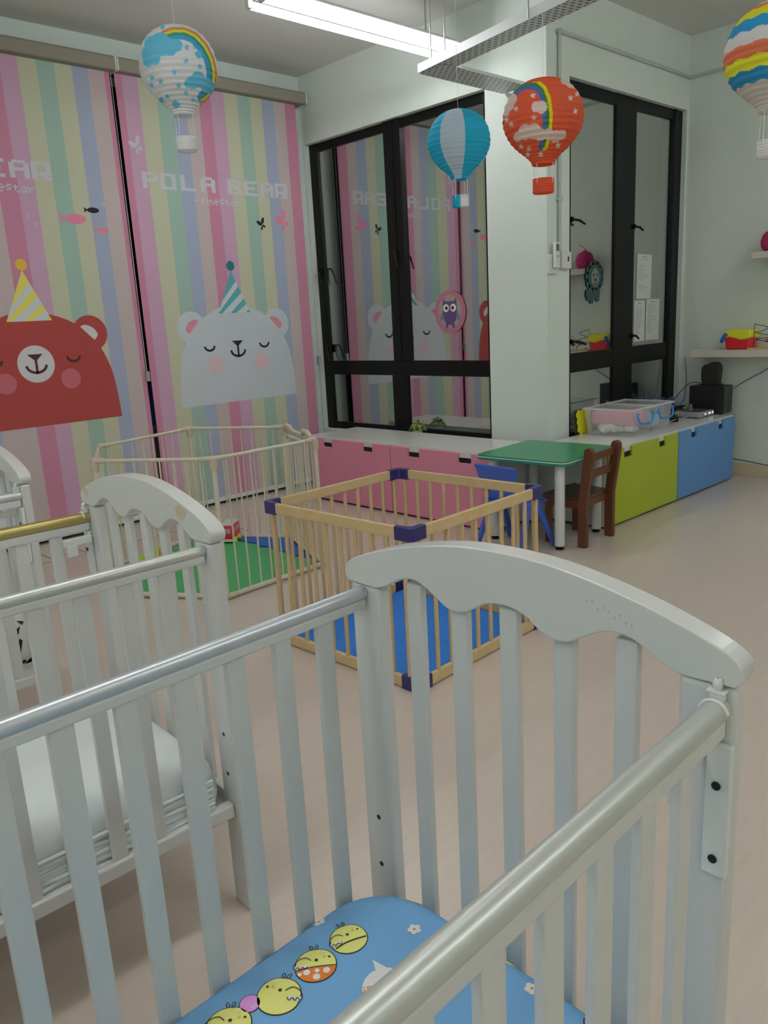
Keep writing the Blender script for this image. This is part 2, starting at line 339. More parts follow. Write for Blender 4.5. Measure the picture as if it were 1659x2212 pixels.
def blind(x0, stripes, x_end, cass, dx, title, titlex, subx, label, white):
    """stripes: list of (key, x_right); dx = offset of the bear artwork from its right-hand twin"""
    YS = 5.30
    t = thing('roller_blind', label, 'window blind', (x0, YS, 0))
    b = MB(); xa = x0
    for k, xb in stripes:
        b.box(xa - x0, xb - x0, 0, .0015, .05, 3.02, SK.index(k)); xa = xb
    nS = len(SK)
    def pm(n): return nS + PK.index(n)
    lay = [0]
    def pr(pts, m, layer):
        b.poly([(x - x0, -.0006 * layer, z) for x, z in pts], pm(m))
    def st(pts, w, m, layer):
        for q in stroke(pts, w): pr(q, m, layer)
    # bear, local coords around twin centre cx=3.50
    cx = 3.50 + dx
    body = 'bear_white' if white else 'bear_brown'
    def S(dxs, z): return (cx + dxs, z)
    head = [(-.535, .78), (-.525, .95), (-.505, 1.10), (-.455, 1.24), (-.38, 1.35), (-.27, 1.43), (-.14, 1.49), (0, 1.505), (.14, 1.485), (.27, 1.435), (.38, 1.35), (.455, 1.24), (.505, 1.10), (.525, .95), (.535, .78)]
    hd = catmull(head, 5); 
    pr([S(*p) for p in hd], body, 1)
    for sgn in (-1, 1):
        pr([S(*p) for p in circ(sgn * .385, 1.355, .12, 32, ry=.118)], body, 1.5)
        inner = [p for p in circ(sgn * .375, 1.335, .072, 40, ry=.075)]
        # keep only the part outside the diagonal chord
        pr([S(*p) for p in catmull([(sgn * .322, 1.402), (sgn * .36, 1.412), (sgn * .41, 1.39), (sgn * .437, 1.345), (sgn * .41, 1.31)], 5)], 'rose' if white else 'ear_white', 2)
    # hat
    hatc, hatp = ('teal', 'tealdark') if white else ('hat_yellow', 'pom_yellow')
    A = (0, 1.762); Bl = (-.143, 1.45); Br = (.143, 1.45)
    pr([S(*A), S(*Bl), S(*Br)], hatc, 3)
    for u0 in (.22, .56, .90):
        # diagonal white stripes, clipped inside the hat
        def onR(t_): return (A[0] + (Br[0] - A[0]) * t_, A[1] + (Br[1] - A[1]) * t_)
        def onL(t_): return (A[0] + (Bl[0] - A[0]) * t_, A[1] + (Bl[1] - A[1]) * t_)
        def base(t_): return (Bl[0] + (Br[0] - Bl[0]) * t_, 1.45)
        if u0 == .22: q = [onR(.25), onR(.37), onL(.98), onL(.72)]
        elif u0 == .56: q = [onR(.53), onR(.66), base(.38), base(.12)]
        else: q = [onR(.80), onR(.92), base(.86), base(.55)]
        pr([S(*p) for p in q], 'stripe_white', 4)
    pr([S(0 + .036 * (1 + .08 * math.cos(9 * a)) * math.cos(a), 1.795 + .036 * (1 + .08 * math.cos(9 * a)) * math.sin(a)) for a in [2 * PI * i / 54 for i in range(54)]], hatp, 4)
    ink = 'ink' if white else 'ink2'
    if not white: pr([S(*p) for p in circ(0 , 1.18, .118, 48)], 'ear_white', 3)
    pr([S(-.05, 1.242), S(.05, 1.242), S(.008, 1.204), S(-.008, 1.204)], ink, 4)
    st([S(0, 1.21), S(.0, 1.12)], .016, ink, 5)
    st([S(*p) for p in circ(0, 1.175, .064, 20, PI * 1.02, PI * 1.98, ry=.05)], .017, ink, 5)
    for sx in (-.25, .25): st([S(*p) for p in circ(sx, 1.215, .042, 16, PI, 2 * PI, ry=.034)], .016, ink, 4)
    for sx in (-.205, .212): pr([S(*p) for p in circ(sx, 1.07, .066, 32)], 'blush' if white else 'blush2', 3)
    # title
    for i, ch in enumerate(title):
        if ch == ' ': continue
        rows = FONT[ch]; px_ = .0222; pz = .0145
        for r, row in enumerate(rows):
            c = 0
            while c < 5:
                if row[c] == '1':
                    e = c
                    while e + 1 < 5 and row[e + 1] == '1': e += 1
                    X0 = titlex[i] + c * px_; X1 = titlex[i] + (e + 1) * px_; Z1 = 2.411 - r * pz
                    pr([(X0 - .003, Z1 + .0025), (X1 + .009, Z1 + .0025), (X1 + .009, Z1 - pz - .0025), (X0 - .003, Z1 - pz - .0025)], 'title_white', 2 + .05 * r); c = e
                c += 1
    x = subx
    for ch in '- finestar -':
        if ch == ' ': x += .018; continue
        rows = FONT[ch]; w = len(rows[0])
        for r, row in enumerate(rows):
            for c in range(w):
                if row[c] == '1': pr([(x + c * .009, 2.268 - r * .009), (x + (c + 1) * .009, 2.268 - r * .009), (x + (c + 1) * .009, 2.259 - r * .009), (x + c * .009, 2.259 - r * .009)], 'title_white', 2)
        x += (w + 1) * .009
    def bfly(cx_, cz, s_, m, a=0):
        for (dx_, dz_, rx, ry, ro) in ((-.45, .15, .55, .28, -.5), (.2, .55, .5, .26, 1.25), (.35, -.25, .3, .18, -.6), (-.05, -.55, .32, .17, 1.4)):
            pr([(cx_ + (p[0] * math.cos(a) - p[1] * math.sin(a)) * s_, cz + (p[0] * math.sin(a) + p[1] * math.cos(a)) * s_) for p in circ(dx_, dz_, rx, 20, ry=ry, rot=ro)], m, 2 + abs(dx_) * .3)
    def fish(cx_, cz, L, m, flip=1):
        pr([(cx_ + flip * p[0], cz + p[1]) for p in circ(0, 0, L * .38, 24, ry=L * .16)], m, 2)
        pr([(cx_ - flip * L * .32, cz), (cx_ - flip * L * .6, cz + L * .16), (cx_ - flip * L * .52, cz), (cx_ - flip * L * .6, cz - L * .16)], m, 2.3)
    if white:
        bfly(3.825, 2.105, .05, 'ink'); bfly(4.03, 2.135, .085, 'coral', -.35 + .5); bfly(2.845, 2.572, .062, 'title_white', .1)
        for i in range(6):
            xx = 4.01 - .005 * i * i / 2; zz = 2.03 - .028 * i
            st([(xx, zz), (xx - .004, zz - .014)], .004, 'title_white', 2)
    else:
        fish(2.475, 2.142, .11, 'ink'); fish(2.35, 2.083, .19, 'coral'); fish(2.525, 2.017, .11, 'coral')
        for x_, z_ in ((2.044, 2.082), (2.085, 2.037), (2.555, 2.188)):
            st([(p[0], p[1]) for p in circ(x_, z_, .010, 14)] + [(x_ + .010, z_)], .004, 'title_white', 2)
    b.build('printed_fabric', [SM[k] for k in SK] + [PX[k] for k in PK], t, recalc=False)
    w = x_end - x0
    CASS = mat('taupe_cassette', (112, 108, 97), .75, spec=.2)
    prof = [(.02, 3.005), (-.062, 3.005), (-.070, 3.013), (-.070, 3.075), (-.060, 3.090), (-.04, 3.095), (.10, 3.095), (.10, 3.005)]
    c = MB(); c.prism(prof, lambda a, z, d: (d, a, z), cass[0] - x0, cass[1] - x0); c.build('cassette', CASS, t, bevel=.003)
    for xe in cass:
        e = MB(); e.prism([(a * 1.03, z) for a, z in prof], lambda a, z, d: (d, a, z), xe - x0 - .005, xe - x0 + .005); e.build('end_cap', WPLA, t)
    h = MB(); h.box(0, w, -.008, .010, .022, .055); h.build('hem_bar', WPLA, t, bevel=.004)
    ch = MB(); xc = cass[1] - x0 - .02
    ch.tube([(xc, -.02, 3.01), (xc, -.02, 1.06)], .0012, 6); ch.tube([(xc + .012, .005, 3.01), (xc + .006, .0, 1.06)], .0012, 6); ch.build('pull_chain', WPLA, t)
    cl = MB(); cl.box(xc - .010, xc + .018, -.025, .004, 1.0, 1.07); cl.build('chain_tensioner', mat('grey_plastic', (120, 122, 120), .4), t, bevel=.003)
    return t
SR = [('H', 2.792), ('P', 2.905), ('Y', 3.035), ('G', 3.150), ('B', 3.257), ('L', 3.366), ('H', 3.467), ('P', 3.580), ('Y', 3.697), ('G', 3.810), ('Y', 3.917), ('B', 4.028), ('L', 4.135), ('H', 4.238)]
SL = [('P', 1.35), ('Y', 1.46), ('G', 1.565), ('B', 1.675), ('L', 1.785), ('H', 1.893 + .0), ('P', 2.0)]
SL = [('H', 1.235), ('P', 1.345), ('Y', 1.458), ('G', 1.568), ('B', 1.675), ('L', 1.893 - .0), ('H', 2.011), ('P', 2.118), ('Y', 2.234), ('G', 2.345), ('Y', 2.457), ('B', 2.562), ('L', 2.674), ('H', 2.708)]
tx = [2.860, 2.995, 3.155, 3.317, 0, 3.545, 3.692, 3.842, 3.977]
blind(2.742, SR, 4.238, (2.742, 4.302), 0, 'POLA BEAR', tx, 3.245, 'pastel striped blind printed with a white bear in a teal party hat', True)
blind(1.19, SL, 2.708, (1.19, 2.728), -1.545, 'POLA BEAR', [v - 1.866 for v in tx], 1.72, 'pastel striped blind printed with a brown bear in a yellow party hat', False)

# ------------------------------------------------------------------ cribs
CW = .675
def crib(cx, cy, rz, drop, rail_mats, label, chips=False, holes=(1,), low=0.0, dz=0.0, fz=0.0):
    t = thing('crib', label, 'crib', (cx, cy, 0), rz)
    hl = .625
    top = [(-.341, .912), (-.345, .930), (-.325, .951), (-.275, .970), (-.20, .990), (-.12, 1.004), (-.05, 1.011), (0, 1.012)]
    top = [(-.338, .905), (-.346, .920), (-.338, .938), (-.30, .957), (-.22, .982), (-.13, 1.001), (-.05, 1.010)]
    tp = top + [(-a, z) for a, z in reversed(top)]
    botL = [(.338, .9035), (.27, .9035), (.245, .912), (.205, .933), (.168, .934), (.135, .918), (.112, .905), (.09, .902), (.066, .908), (.035, .927), (.0, .933)]
    bt = botL + [(-a, z) for a, z in reversed(botL[:-1])]
    prof = [(a_ * .977, z_) for a_, z_ in catmull(tp, 5) + catmull(bt[1:-1], 4)]
    for side in (1, -1):
        xe = side * hl
        c = MB(); c.prism(prof, lambda a, z, d: (d, a, z), xe - .0185, xe + .0185)
        cap = c.build('headboard_cap', CRIB, t, bevel=.011, seg=4, angle=50)
        for sy in (-1, 1):
            y0, y1 = sorted((sy * .260, sy * .331))
            p = MB(); p.box(xe - .015, xe + .015, y0, y1, 0, .9035)
            po = p.build('corner_post', CRIB, t, bevel=.009, seg=4)
            if side == 1 and sy in holes:
                for zz in (.452, .353):
                    h = MB(); h.tube([(xe - .0155, sy * .294, zz), (xe - .0145, sy * .294, zz)], .005, 12); h.build('bolt_hole', SCREW, po)
        for k in range(-2, 3):
            y = k * .0935; ztop = .925 if k in (-2, 2, 0) else .91
            p = MB(); p.box(xe - .0075, xe + .0075, y - .0165, y + .0165, .285 - low, ztop); p.build('end_slat', CRIB, t, bevel=.004, seg=3)
        p = MB(); p.box(xe - .011, xe + .011, -.262, .262, .25 - low, .295 - low); p.build('end_rail', CRIB, t, bevel=.003)
    if low:
        q = MB()
        for k in range(9):
            y_ = -.135 - k * .008; z_ = .968 - k * .0022 + .004 * math.sin(k * 2.3); q.poly([(hl - .0187, y_, z_), (hl - .0187, y_ - .002, z_ + .0005), (hl - .0187, y_ - .0025, z_ + .004), (hl - .0187, y_ - .0005, z_ + .0045)])
        q.build('scuff_marks', mat('pale_scuff', (132, 134, 131), .6), t)
    if chips:
        xe = hl - .0187
        q = MB()
        for pts in ([(.285, .949), (.30, .951), (.312, .943), (.30, .939), (.297, .932), (.29, .939)], [(-.235, .966), (-.218, .972), (-.205, .966), (-.21, .955), (-.222, .950), (-.23, .957)]):
            cy_ = sum(p_[0] for p_ in pts) / 6; cz_ = sum(p_[1] for p_ in pts) / 6
            q.poly([(xe - .0004, cy_ + (y - cy_) * 1.7, cz_ - .004 + (z - cz_) * 1.5) for y, z in pts])
        q.build('chipped_paint', CHIP, t)
        q = MB(); q.poly([(xe + .003, -.24, .978), (xe + .003, -.185, .9945), (xe + .03, -.19, .995), (xe + .03, -.235, .981)])
    for sy in (-1, 1):
        isdrop = (sy == drop); y = sy * (.312 if isdrop else .2975); zt, rt = (.8685 + dz, .015) if isdrop else (.885 + fz, .0118)
        zb1, zb0 = (.856 + dz, .834 + dz) if isdrop else (.876 + fz, .859 + fz)
        r = MB(); r.tube([(-hl + .016, y, zt), (hl - .016, y, zt)], rt, 28); r.build('top_rail', rail_mats[sy], t)
        r = MB(); r.box(-hl + .018, hl - .018, y - .010, y + .010, zb0, zb1); r.build('upper_bar', CRIB, t, bevel=.003)
        r = MB(); r.box(-hl + .016, hl - .016, y - .014, y + .014, .25 - low, .283 - low); r.build('lower_bar', CRIB, t, bevel=.004)
        n = 13
        for k in range(n):
            x = .5155 - k * .0875
            if x < -hl + .06: break
            r = MB(); r.box(x - .0165, x + .0165, y - .0065, y + .0065, .28 - low, zb0 + .004); r.build('side_slat', CRIB, t, bevel=.003, seg=2)
        if isdrop:
            for sx in (1, -1):
                g = MB(); xg = sx * (hl - .0225)
                yg = y + sy * .006; g.box(xg - .004, xg + .007, yg - .015, yg + .015, .655, .832)
                gd = g.build('guide_track', WPLA, t, bevel=.002)
                for zz in (.80, .70):
                    h = MB(); h.tube([(xg - sx * .0062, yg, zz - .02), (xg - sx * .0078, yg, zz - .02)], .0055, 14); h.build('track_screw', SCREW, gd)
                k = MB(); k.box(xg - .006, xg + .006, y - .008, y + .008, .882 + dz, .893 + dz); k.box(xg - .008, xg + .006, y - .011, y + .011, .8925 + dz, .8955 + dz)
                k.tube([(xg - .010, y + .0165 * math.cos(a_), zt + .0165 * math.sin(a_)) for a_ in [.15 + (PI - .3) * q_ / 12 for q_ in range(13)]], .0024, 8)
                k.lathe([(.001, .0145), (.004, .0135), (.0062, .009), (.0055, .004), (.004, 0)], (xg - .001, y, .895 + dz), 16)
                k.build('rail_clip', WPLA, t, bevel=.002)
                l = MB(); l.box(xg - sx * .075 - .0, xg, y - .018 * sy - .006, y - .018 * sy + .006, .803, .824) if sx > 0 else l.box(xg, xg + .075, y - .006 - .018 * sy, y + .006 - .018 * sy, .803, .824)
                l.box(xg - sx * .055 - .014, xg - sx * .055 + .014, y - .018 * sy - .008, y - .018 * sy + .008, .775, .806)
                l.build('drop_latch', WPLA, t, bevel=.003)
    bb = MB(); bb.box(-hl + .02, hl - .02, -.283, .283, .258 - low, .27 - low); bb.build('mattress_base', CRIB, t)
    return t
crib(.2401, .6555, math.radians(1.2), -1, {1: CHROME, -1: CHROMEW}, 'white crib in the foreground holding the blue chick-print mattress', low=.07, dz=.006, fz=.004)
crib(.215, 1.752, math.radians(-1.2), 1, {1: GOLD, -1: CHROMEW}, 'white crib with chipped paint, a gold far rail and plain white mattress', chips=True, holes=(-1,))
crib(.215, 2.85, 0, -1, {1: CHROME, -1: CHROME}, 'white crib farthest left in front of the brown bear blind')

# ---- mattresses
def pillow_grid(x0, x1, y0, y1, z0, z1, rc, re, nx=90, ny=50, wr=0):
    """soft rounded slab: returns surface function h(x,y) and a mesh builder"""
    def inside(x, y):
        cx = min(x - x0, x1 - x); cy = min(y - y0, y1 - y)
        if cx < rc and cy < rc: return rc - math.hypot(rc - cx, rc - cy)
        return min(cx, cy)
    def h(x, y):
        d = inside(x, y)
        if d <= 0: return z1 - re
        f = min(d / re, 1.0)
        return z1 - re + re * math.sqrt(max(0, 1 - (1 - f) ** 2)) + (wr * math.sin(x * 23 + y * 9) * math.sin(y * 17 - x * 5) if wr else 0)
    b = MB(); V = []; F = []
    # polar-ish mapping: squash grid square onto rounded rectangle
    def mp(u, v):
        x = x0 + (x1 - x0) * u; y = y0 + (y1 - y0) * v
        cx0 = min(max(x, x0 + rc), x1 - rc); cy0 = min(max(y, y0 + rc), y1 - rc)
        dx, dy = x - cx0, y - cy0; m = max(abs(dx), abs(dy)); l = math.hypot(dx, dy)
        if l > 0 and abs(dx) > 0 and abs(dy) > 0: x = cx0 + dx * m / l; y = cy0 + dy * m / l
        return x, y
    def sp(i, n):   # denser near the borders
        t = i / n; return .5 - .5 * math.cos(PI * t)
    for j in range(ny + 1):
        for i in range(nx + 1):
            x, y = mp(sp(i, nx), sp(j, ny)); V.append((x, y, h(x, y)))
    for j in range(ny):
        for i in range(nx): F.append((j * (nx + 1) + i, j * (nx + 1) + i + 1, (j + 1) * (nx + 1) + i + 1, (j + 1) * (nx + 1) + i))
    b.add(V, F, 0, True)
    rim = [j0 for j0 in range(nx + 1)] + [(j + 1) * (nx + 1) - 1 for j in range(1, ny + 1)] + [ny * (nx + 1) + i for i in range(nx - 1, -1, -1)] + [j * (nx + 1) for j in range(ny - 1, 0, -1)]
    P = [V[k] for k in rim]; n = len(P); rows = []
    cx, cy = (x0 + x1) / 2, (y0 + y1) / 2
    steps = 7
    for k in range(steps + 1):
        t = k / steps; z = (z1 - re) * (1 - t) + (z0 + .006) * t
        bul = .006 * math.sin(PI * t)
        row = []
        for q, p in enumerate(P):
            ww = wr * 1.2 * math.sin(q * 1.7 + k * 2.1) if wr else 0
            dx = (p[0] - cx) / ((x1 - x0) / 2); dy = (p[1] - cy) / ((y1 - y0) / 2)
            row.append((p[0] + (bul + ww * (0 < k)) * dx, p[1] + (bul + ww * (0 < k)) * dy, z))
        rows.append(row)
    V2 = [p for r in rows for p in r]; F2 = []
    for k in range(steps):
        for q in range(n): F2.append((k * n + q, k * n + (q + 1) % n, (k + 1) * n + (q + 1) % n, (k + 1) * n + q))
    F2.append(tuple(steps * n + q for q in range(n)))
    b.add(V2, F2, 0, True)
    return b, h
# foreground mattress with chick print
x0, x1, y0, y1 = -.355, .838, .360, .957
b, h = pillow_grid(x0, x1, y0, y1, .202, .352, .13, .035)
def dp(pts, mi, lay=1):
    b.poly([(x, y, h(x, y) + .0005 + .0004 * lay) for x, y in pts], mi)
def fan(pts, c, mi, lay=1):
    n = len(pts); V = [(c[0], c[1], h(*c) + .0005 + .0004 * lay)] + [(x, y, h(x, y) + .0005 + .0004 * lay) for x, y in pts]
    b.add(V, [(0, i + 1, (i + 1) % n + 1) for i in range(n)], mi)
def ds(pts, w, mi, lay=3):
    for q in stroke(pts, w): dp(q, mi, lay)
YE, OU, BK, OR, WH, PP = 1, 2, 3, 4, 5, 6
def flower(cx, cy, r=.011):
    for k in range(5):
        a = k * 2 * PI / 5; fan(circ(cx + r * .62 * math.cos(a), cy + r * .62 * math.sin(a), r * .45, 12), (cx + r * .62 * math.cos(a), cy + r * .62 * math.sin(a)), WH, 1 + k * .1)
    fan(circ(cx, cy, r * .2, 8), (cx, cy), OR, 2)
def chick(cx, cy, r, a, kind, fl=1):
    def T(u, v):
        u = u * fl
        return (cx + r * (u * math.cos(a) - v * math.sin(a)), cy + r * (u * math.sin(a) + v * math.cos(a)))
    body = [(-.95, -.05), (-.85, .45), (-.5, .82), (0, .95), (.5, .85), (.86, .5), (.98, 0), (.86, -.5), (.5, -.85), (0, -.98), (-.5, -.85), (-.86, -.5)]
    bp = [T(*p) for p in catmull(body, 4, True)]
    fan([T(*p) for p in catmull([(u * 1.05, v * 1.05) for u, v in body], 4, True)], (cx, cy), OU, 1)
    fan(bp, (cx, cy), YE, 2)
    if kind == 1:
        ds([T(*p) for p in catmull([(-.86, -.35), (-.3, -.22), (.3, -.22), (.9, -.3)], 4)], r * .09, OU, 4)
    if kind == 2:
        low = [T(*p) for p in catmull([(-.93, -.25), (-.3, -.15), (.3, -.15), (.96, -.22)], 4)] + [T(*p) for p in catmull([(.86, -.55), (.5, -.85), (0, -.98), (-.5, -.85), (-.86, -.5)], 4)]
        fan(low, T(0, -.55), OR, 3)
        for u, v, q in ((-.45, -.38, .17), (.05, -.36, .12), (.5, -.42, .17), (0, -.72, .18), (-.78, -.45, .1)): fan([T(*p) for p in circ(u, v, q, 14)], T(u, v), WH, 4)
        ds([T(*p) for p in catmull([(-.95, -.22), (-.3, -.13), (.3, -.13), (.98, -.2)], 4)], r * .05, OU, 5)
    # wing, tuft, eyes, beak
    ds([T(*p) for p in catmull([(-.2, .28), (-.45, .5), (-.8, .42), (-1.05, .1), (-1.02, -.12), (-.85, -.02), (-.78, -.18), (-.62, -.05), (-.5, -.2), (-.4, -.05)], 4)], r * .045, OU, 5)
    for u_ in (-.92, -.72, -.52): fan([T(*p) for p in circ(u_, -.05, .12, 14)], T(u_, -.05), WH, 4)
    for u, rot in ((-.14, .4), (.12, -.1)):
        lp = circ(u, 1.07, .07, 12, rot=rot, ry=.15); ds([T(*p) for p in lp + lp[:1]], r * .04, OU, 4)
    for u, v, q in ((.05, .28, .085), (.68, .38, .06)): fan([T(*p) for p in circ(u, v, q, 12)], T(u, v), OU, 4)
    fan([T(*p) for p in circ(.42, .42, .1, 12, ry=.05, rot=.9)], T(.42, .42), BK, 4)
    ds([T(*p) for p in catmull([(.25, .62), (.42, .7), (.55, .68)], 4)], r * .06, WH, 4)
for c in [(.679, .869, .031, -.32, 1), (.607, .866, .033, -.62, 2), (.532, .861, .034, -.95, 0, -1), (.448, .872, .034, -.7, 1), (.769, .702, .031, -.45, 1), (.50, .62, .033, -.6, 2), (.30, .62, .034, -.9, 0, -1), (.36, .86, .034, -.7, 2), (.27, .85, .034, -.4, 0), (.1, .8, .034, -.9, 1), (-.1, .6, .034, -.5, 2), (.62, .50, .033, -.4, 1), (-.2, .85, .033, -.4, 0)]: chick(*c)
fan(circ(.493, .882, .0165, 24), (.493, .882), OU, 1); fan(circ(.493, .882, .0152, 24), (.493, .882), PP, 2); ds(circ(.493, .882, .009, 8, -1.9, -.9), .0012, WH, 3)
for f in [(.672, .938), (.768, .804), (.803, .592), (.585, .950), (.555, .955), (.42, .68), (.15, .68), (.0, .85), (.62, .60)]: flower(*f)
fan(circ(.655, .754, .037, 30), (.655, .754), WH, 1); dp([(.660, .780), (.676, .808), (.682, .772)], WH, 2)
fan([(.812, .885), (.822, .872), (.828, .850), (.822, .842), (.812, .86), (.806, .878)], (.816, .865), YE, 1)
fan([(.822, .662), (.832, .655), (.834, .640), (.826, .636), (.818, .65)], (.826, .648), YE, 1)
fan([(.80, .50), (.822, .505), (.826, .48), (.815, .462), (.80, .47)], (.812, .485), YE, 1); ds([(.80, .50), (.81, .507), (.822, .505), (.828, .492), (.826, .48)], .002, OU, 3)
# hand-lettered word in the speech bubble, read from the far side
cu = bpy.data.curves.new('word', 'FONT'); cu.body = 'you?'; cu.size = .022
to = bpy.data.objects.new('word', cu); COL.objects.link(to); bpy.context.view_layer.update()
me = to.to_mesh(); Rm = Matrix.Rotation(PI - .62, 4, 'Z')
vv = [Rm @ v.co for v in me.vertices]; ff = [list(p.vertices) for p in me.polygons]
b.add([(.660 + v.x, .757 + v.y, h(.660 + v.x, .757 + v.y) + .0022) for v in vv], ff, OR)
to.to_mesh_clear(); bpy.data.objects.remove(to); bpy.data.curves.remove(cu)
mt = b.build('mattress', [SHEETB, YEL, OUTL, YELD, ORG, PWH, PPK])
tag(mt, 'crib mattress in a blue fitted sheet printed with yellow chicks', 'mattress')
# plain mattress
def xf(o, cx, cy, rz): o.location = (cx, cy, 0); o.rotation_euler = (0, 0, rz); return o
b, h = pillow_grid(-.60, .598, -.285, .285, .272, .392, .06, .045, wr=.0012)
def piping(z): 
    pts = []
    for p in [(-.56, -.291), (.55, -.291)]: pts.append((p[0], p[1], z))
    return pts
b.tube([(-.57, -.292, .352), (-.2, -.2945, .351), (.2, -.2945, .353), (.57, -.292, .352)], .004, 8)
for j, zz in enumerate((.343, .331, .318, .306, .294, .284)):
    b.tube(catmull([(-.57 + i * .057, -.290 - .0025 * math.sin(i * 1.9 + j * 2), zz + .004 * math.sin(i * 1.3 + j * 1.7)) for i in range(21)], 4), .0052, 6)
mt2 = xf(b.build('mattress', SHEETW), .215, 1.752, math.radians(-1.2)); tag(mt2, 'white crib mattress with a gathered white sheet in the middle crib', 'mattress')
b, h = pillow_grid(-.60, .10, -.275, .275, .272, .36, .06, .04)
mt3 = xf(b.build('mattress', SHEETW), .215, 2.85, 0); tag(mt3, 'white mattress in the crib farthest left', 'mattress')
# black and white patterned cushion
b = MB()
prof = [(.0, 0), (.06, .004), (.075, .03), (.07, .09), (.055, .15), (.02, .185), (-.0, .19)]
def cushion(b, cx, cy, z0, w, d, hh, nx=14, nz=10):
    V = []; F = []
    for s in (1, -1):
        o = len(V)
        for j in range(nz + 1):
            for i in range(nx + 1):
                u = -1 + 2 * i / nx; v = -1 + 2 * j / nz
                e = (1 - abs(u) ** 3) * (1 - abs(v) ** 3)
                V.append((cx + w * u * (1 - .06 * v * v), cy - s * d * max(e, 0) ** .6, z0 + hh * (1 + v * (1 - .06 * u * u)) ))
        for j in range(nz):
            for i in range(nx): F.append((o + j * (nx + 1) + i, o + j * (nx + 1) + i + 1, o + (j + 1) * (nx + 1) + i + 1, o + (j + 1) * (nx + 1) + i))
    b.add(V, F, 0, True)
cushion(b, 0, 0, 0, .2, .045, .105)
def dq(pts, mi=1):
    def yy(x, z):
        u = x / .2; v = z / .105 - 1; e = (1 - abs(u) ** 3) * (1 - abs(v) ** 3); return -.045 * max(e, 0) ** .6 - .0025
    b.poly([(x, yy(x, z), z) for x, z in pts], mi)
for pts in ([(.06, .02), (.075, .075), (.10, .085), (.085, .05)], [(.085, .01), (.11, .06), (.118, .055), (.095, .008)], [(.10, .008), (.125, .045), (.13, .04), (.11, .006)], [(.05, .0), (.062, .05), (.068, .05), (.06, .0)],
            [(.05, .12), (.09, .11), (.06, .106)], [(-.02, .15), (.0, .16), (.01, .14), (-.01, .135)], [(-.06, .05), (-.03, .08), (-.02, .06), (-.05, .03)], [(-.1, .12), (-.06, .14), (-.07, .11)], [(.07, .165), (.10, .155), (.105, .148), (.08, .156)], [(.13, .06), (.15, .11), (.16, .10), (.145, .05)], [(.12, .13), (.16, .15), (.15, .125)], [(.15, .17), (.17, .15), (.175, .16)], [(-.15, .05), (-.12, .1), (-.13, .04)], [(.02, .04), (.035, .08), (.045, .07), (.03, .03)], [(.13, .02), (.16, .03), (.165, .02), (.14, .01)]): dq(pts)
cs = b.build('cushion', [mat('cushion_white', (178, 178, 174), .85), mat('cushion_black', (26, 26, 28), .85)])
cs.location = (.615, 2.62, .287); tag(cs, 'white cushion with black zebra strokes in the crib farthest left', 'cushion')

# ------------------------------------------------------------------ wooden playpen
t = thing('wooden_playpen', 'square pine playpen with navy plastic corners on the floor', 'playpen', (2.277, 2.312, 0), math.radians(2.3))
a = .418; HP = .628
for k in range(4):
    M = Matrix.Rotation(k * PI / 2, 4, 'Z')
    for z0, z1, nm in ((HP - .047, HP - .003, 'top_plank'), (.005, .050, 'bottom_plank')):
        q = MB(); q.box(-a + .07, a - .07, -a - .0, -a + .018, z0, z1, 0, M); q.build(nm, PINE, t, bevel=.004, seg=3)
    for i in range(10):
        x = -a + .045 + i * (2 * a - .09) / 9
        q = MB(); q.tube([M @ Vector((x, -a + .009, .045)), M @ Vector((x, -a + .009, HP - .045))], .0085, 12, caps=False); q.build('dowel', PINED, t)
    c = (-a, -a)
    for z0, z1, nm in ((HP - .052, HP, 'corner_bracket'), (0, .056, 'corner_bracket')):
        q = MB()
        L_ = [(-.004, .012), (.012, -.004), (.080, -.004), (.080, .022), (.034, .022), (.022, .034), (.022, .080), (-.004, .080)]
        q.prism([(c[0] + x, c[1] + y) for x, y in L_], lambda x, y, d: tuple(M @ Vector((x, y, d))), z0, z1); q.build(nm, NAVY, t, bevel=.004, seg=3)
M = Matrix.Rotation(math.radians(2.3), 4, 'Z')
def foam_tile(name, pts, m, z, label, group=None, teeth=()):
    q = MB(); q.prism(pts, lambda x, y, d: (x, y, d), .0015, z); o = q.build(name, m, bevel=.002)
    tag(o, label, 'foam mat', group); return o
def jig(p0, p1, n, amp):
    out = []; dx, dy = p1[0] - p0[0], p1[1] - p0[1]; L = math.hypot(dx, dy); nx, ny = -dy / L, dx / L
    for i in range(n):
        for f, s_ in ((.15, 1), (.35, 1), (.3, -.0), (.6, 0), (.65, -1), (.85, -1)):
            t_ = (i + f) / n; out.append((p0[0] + dx * t_ + nx * amp * s_, p0[1] + dy * t_ + ny * amp * s_))
    return out
for ix, iy, lb in ((-1, -1, 'nearest quarter'), (1, -1, 'right quarter'), (-1, 1, 'left quarter'), (1, 1, 'farthest quarter')):
    e = .385; g = .0008
    P = [(g * ix, g * iy), (e * ix, g * iy), (e * ix, e * iy), (g * ix, e * iy)]
    P = [tuple((M @ Vector((x, y, 0)))[:2]) for x, y in P]; P = [(x + 2.277, y + 2.312) for x, y in P]
    foam_tile('foam_mat_tile', P, BMAT, .012, 'bright blue foam floor tile inside the pine playpen, ' + lb, 'blue tiles in the pine playpen')
q = MB()
for (x, y, an) in [(-.2, 0, 0), (-.1, 0, 0), (.12, 0, 0), (.24, 0, 0), (0, -.2, 1), (0, -.1, 1), (0, .12, 1), (0, .24, 1)]: pass

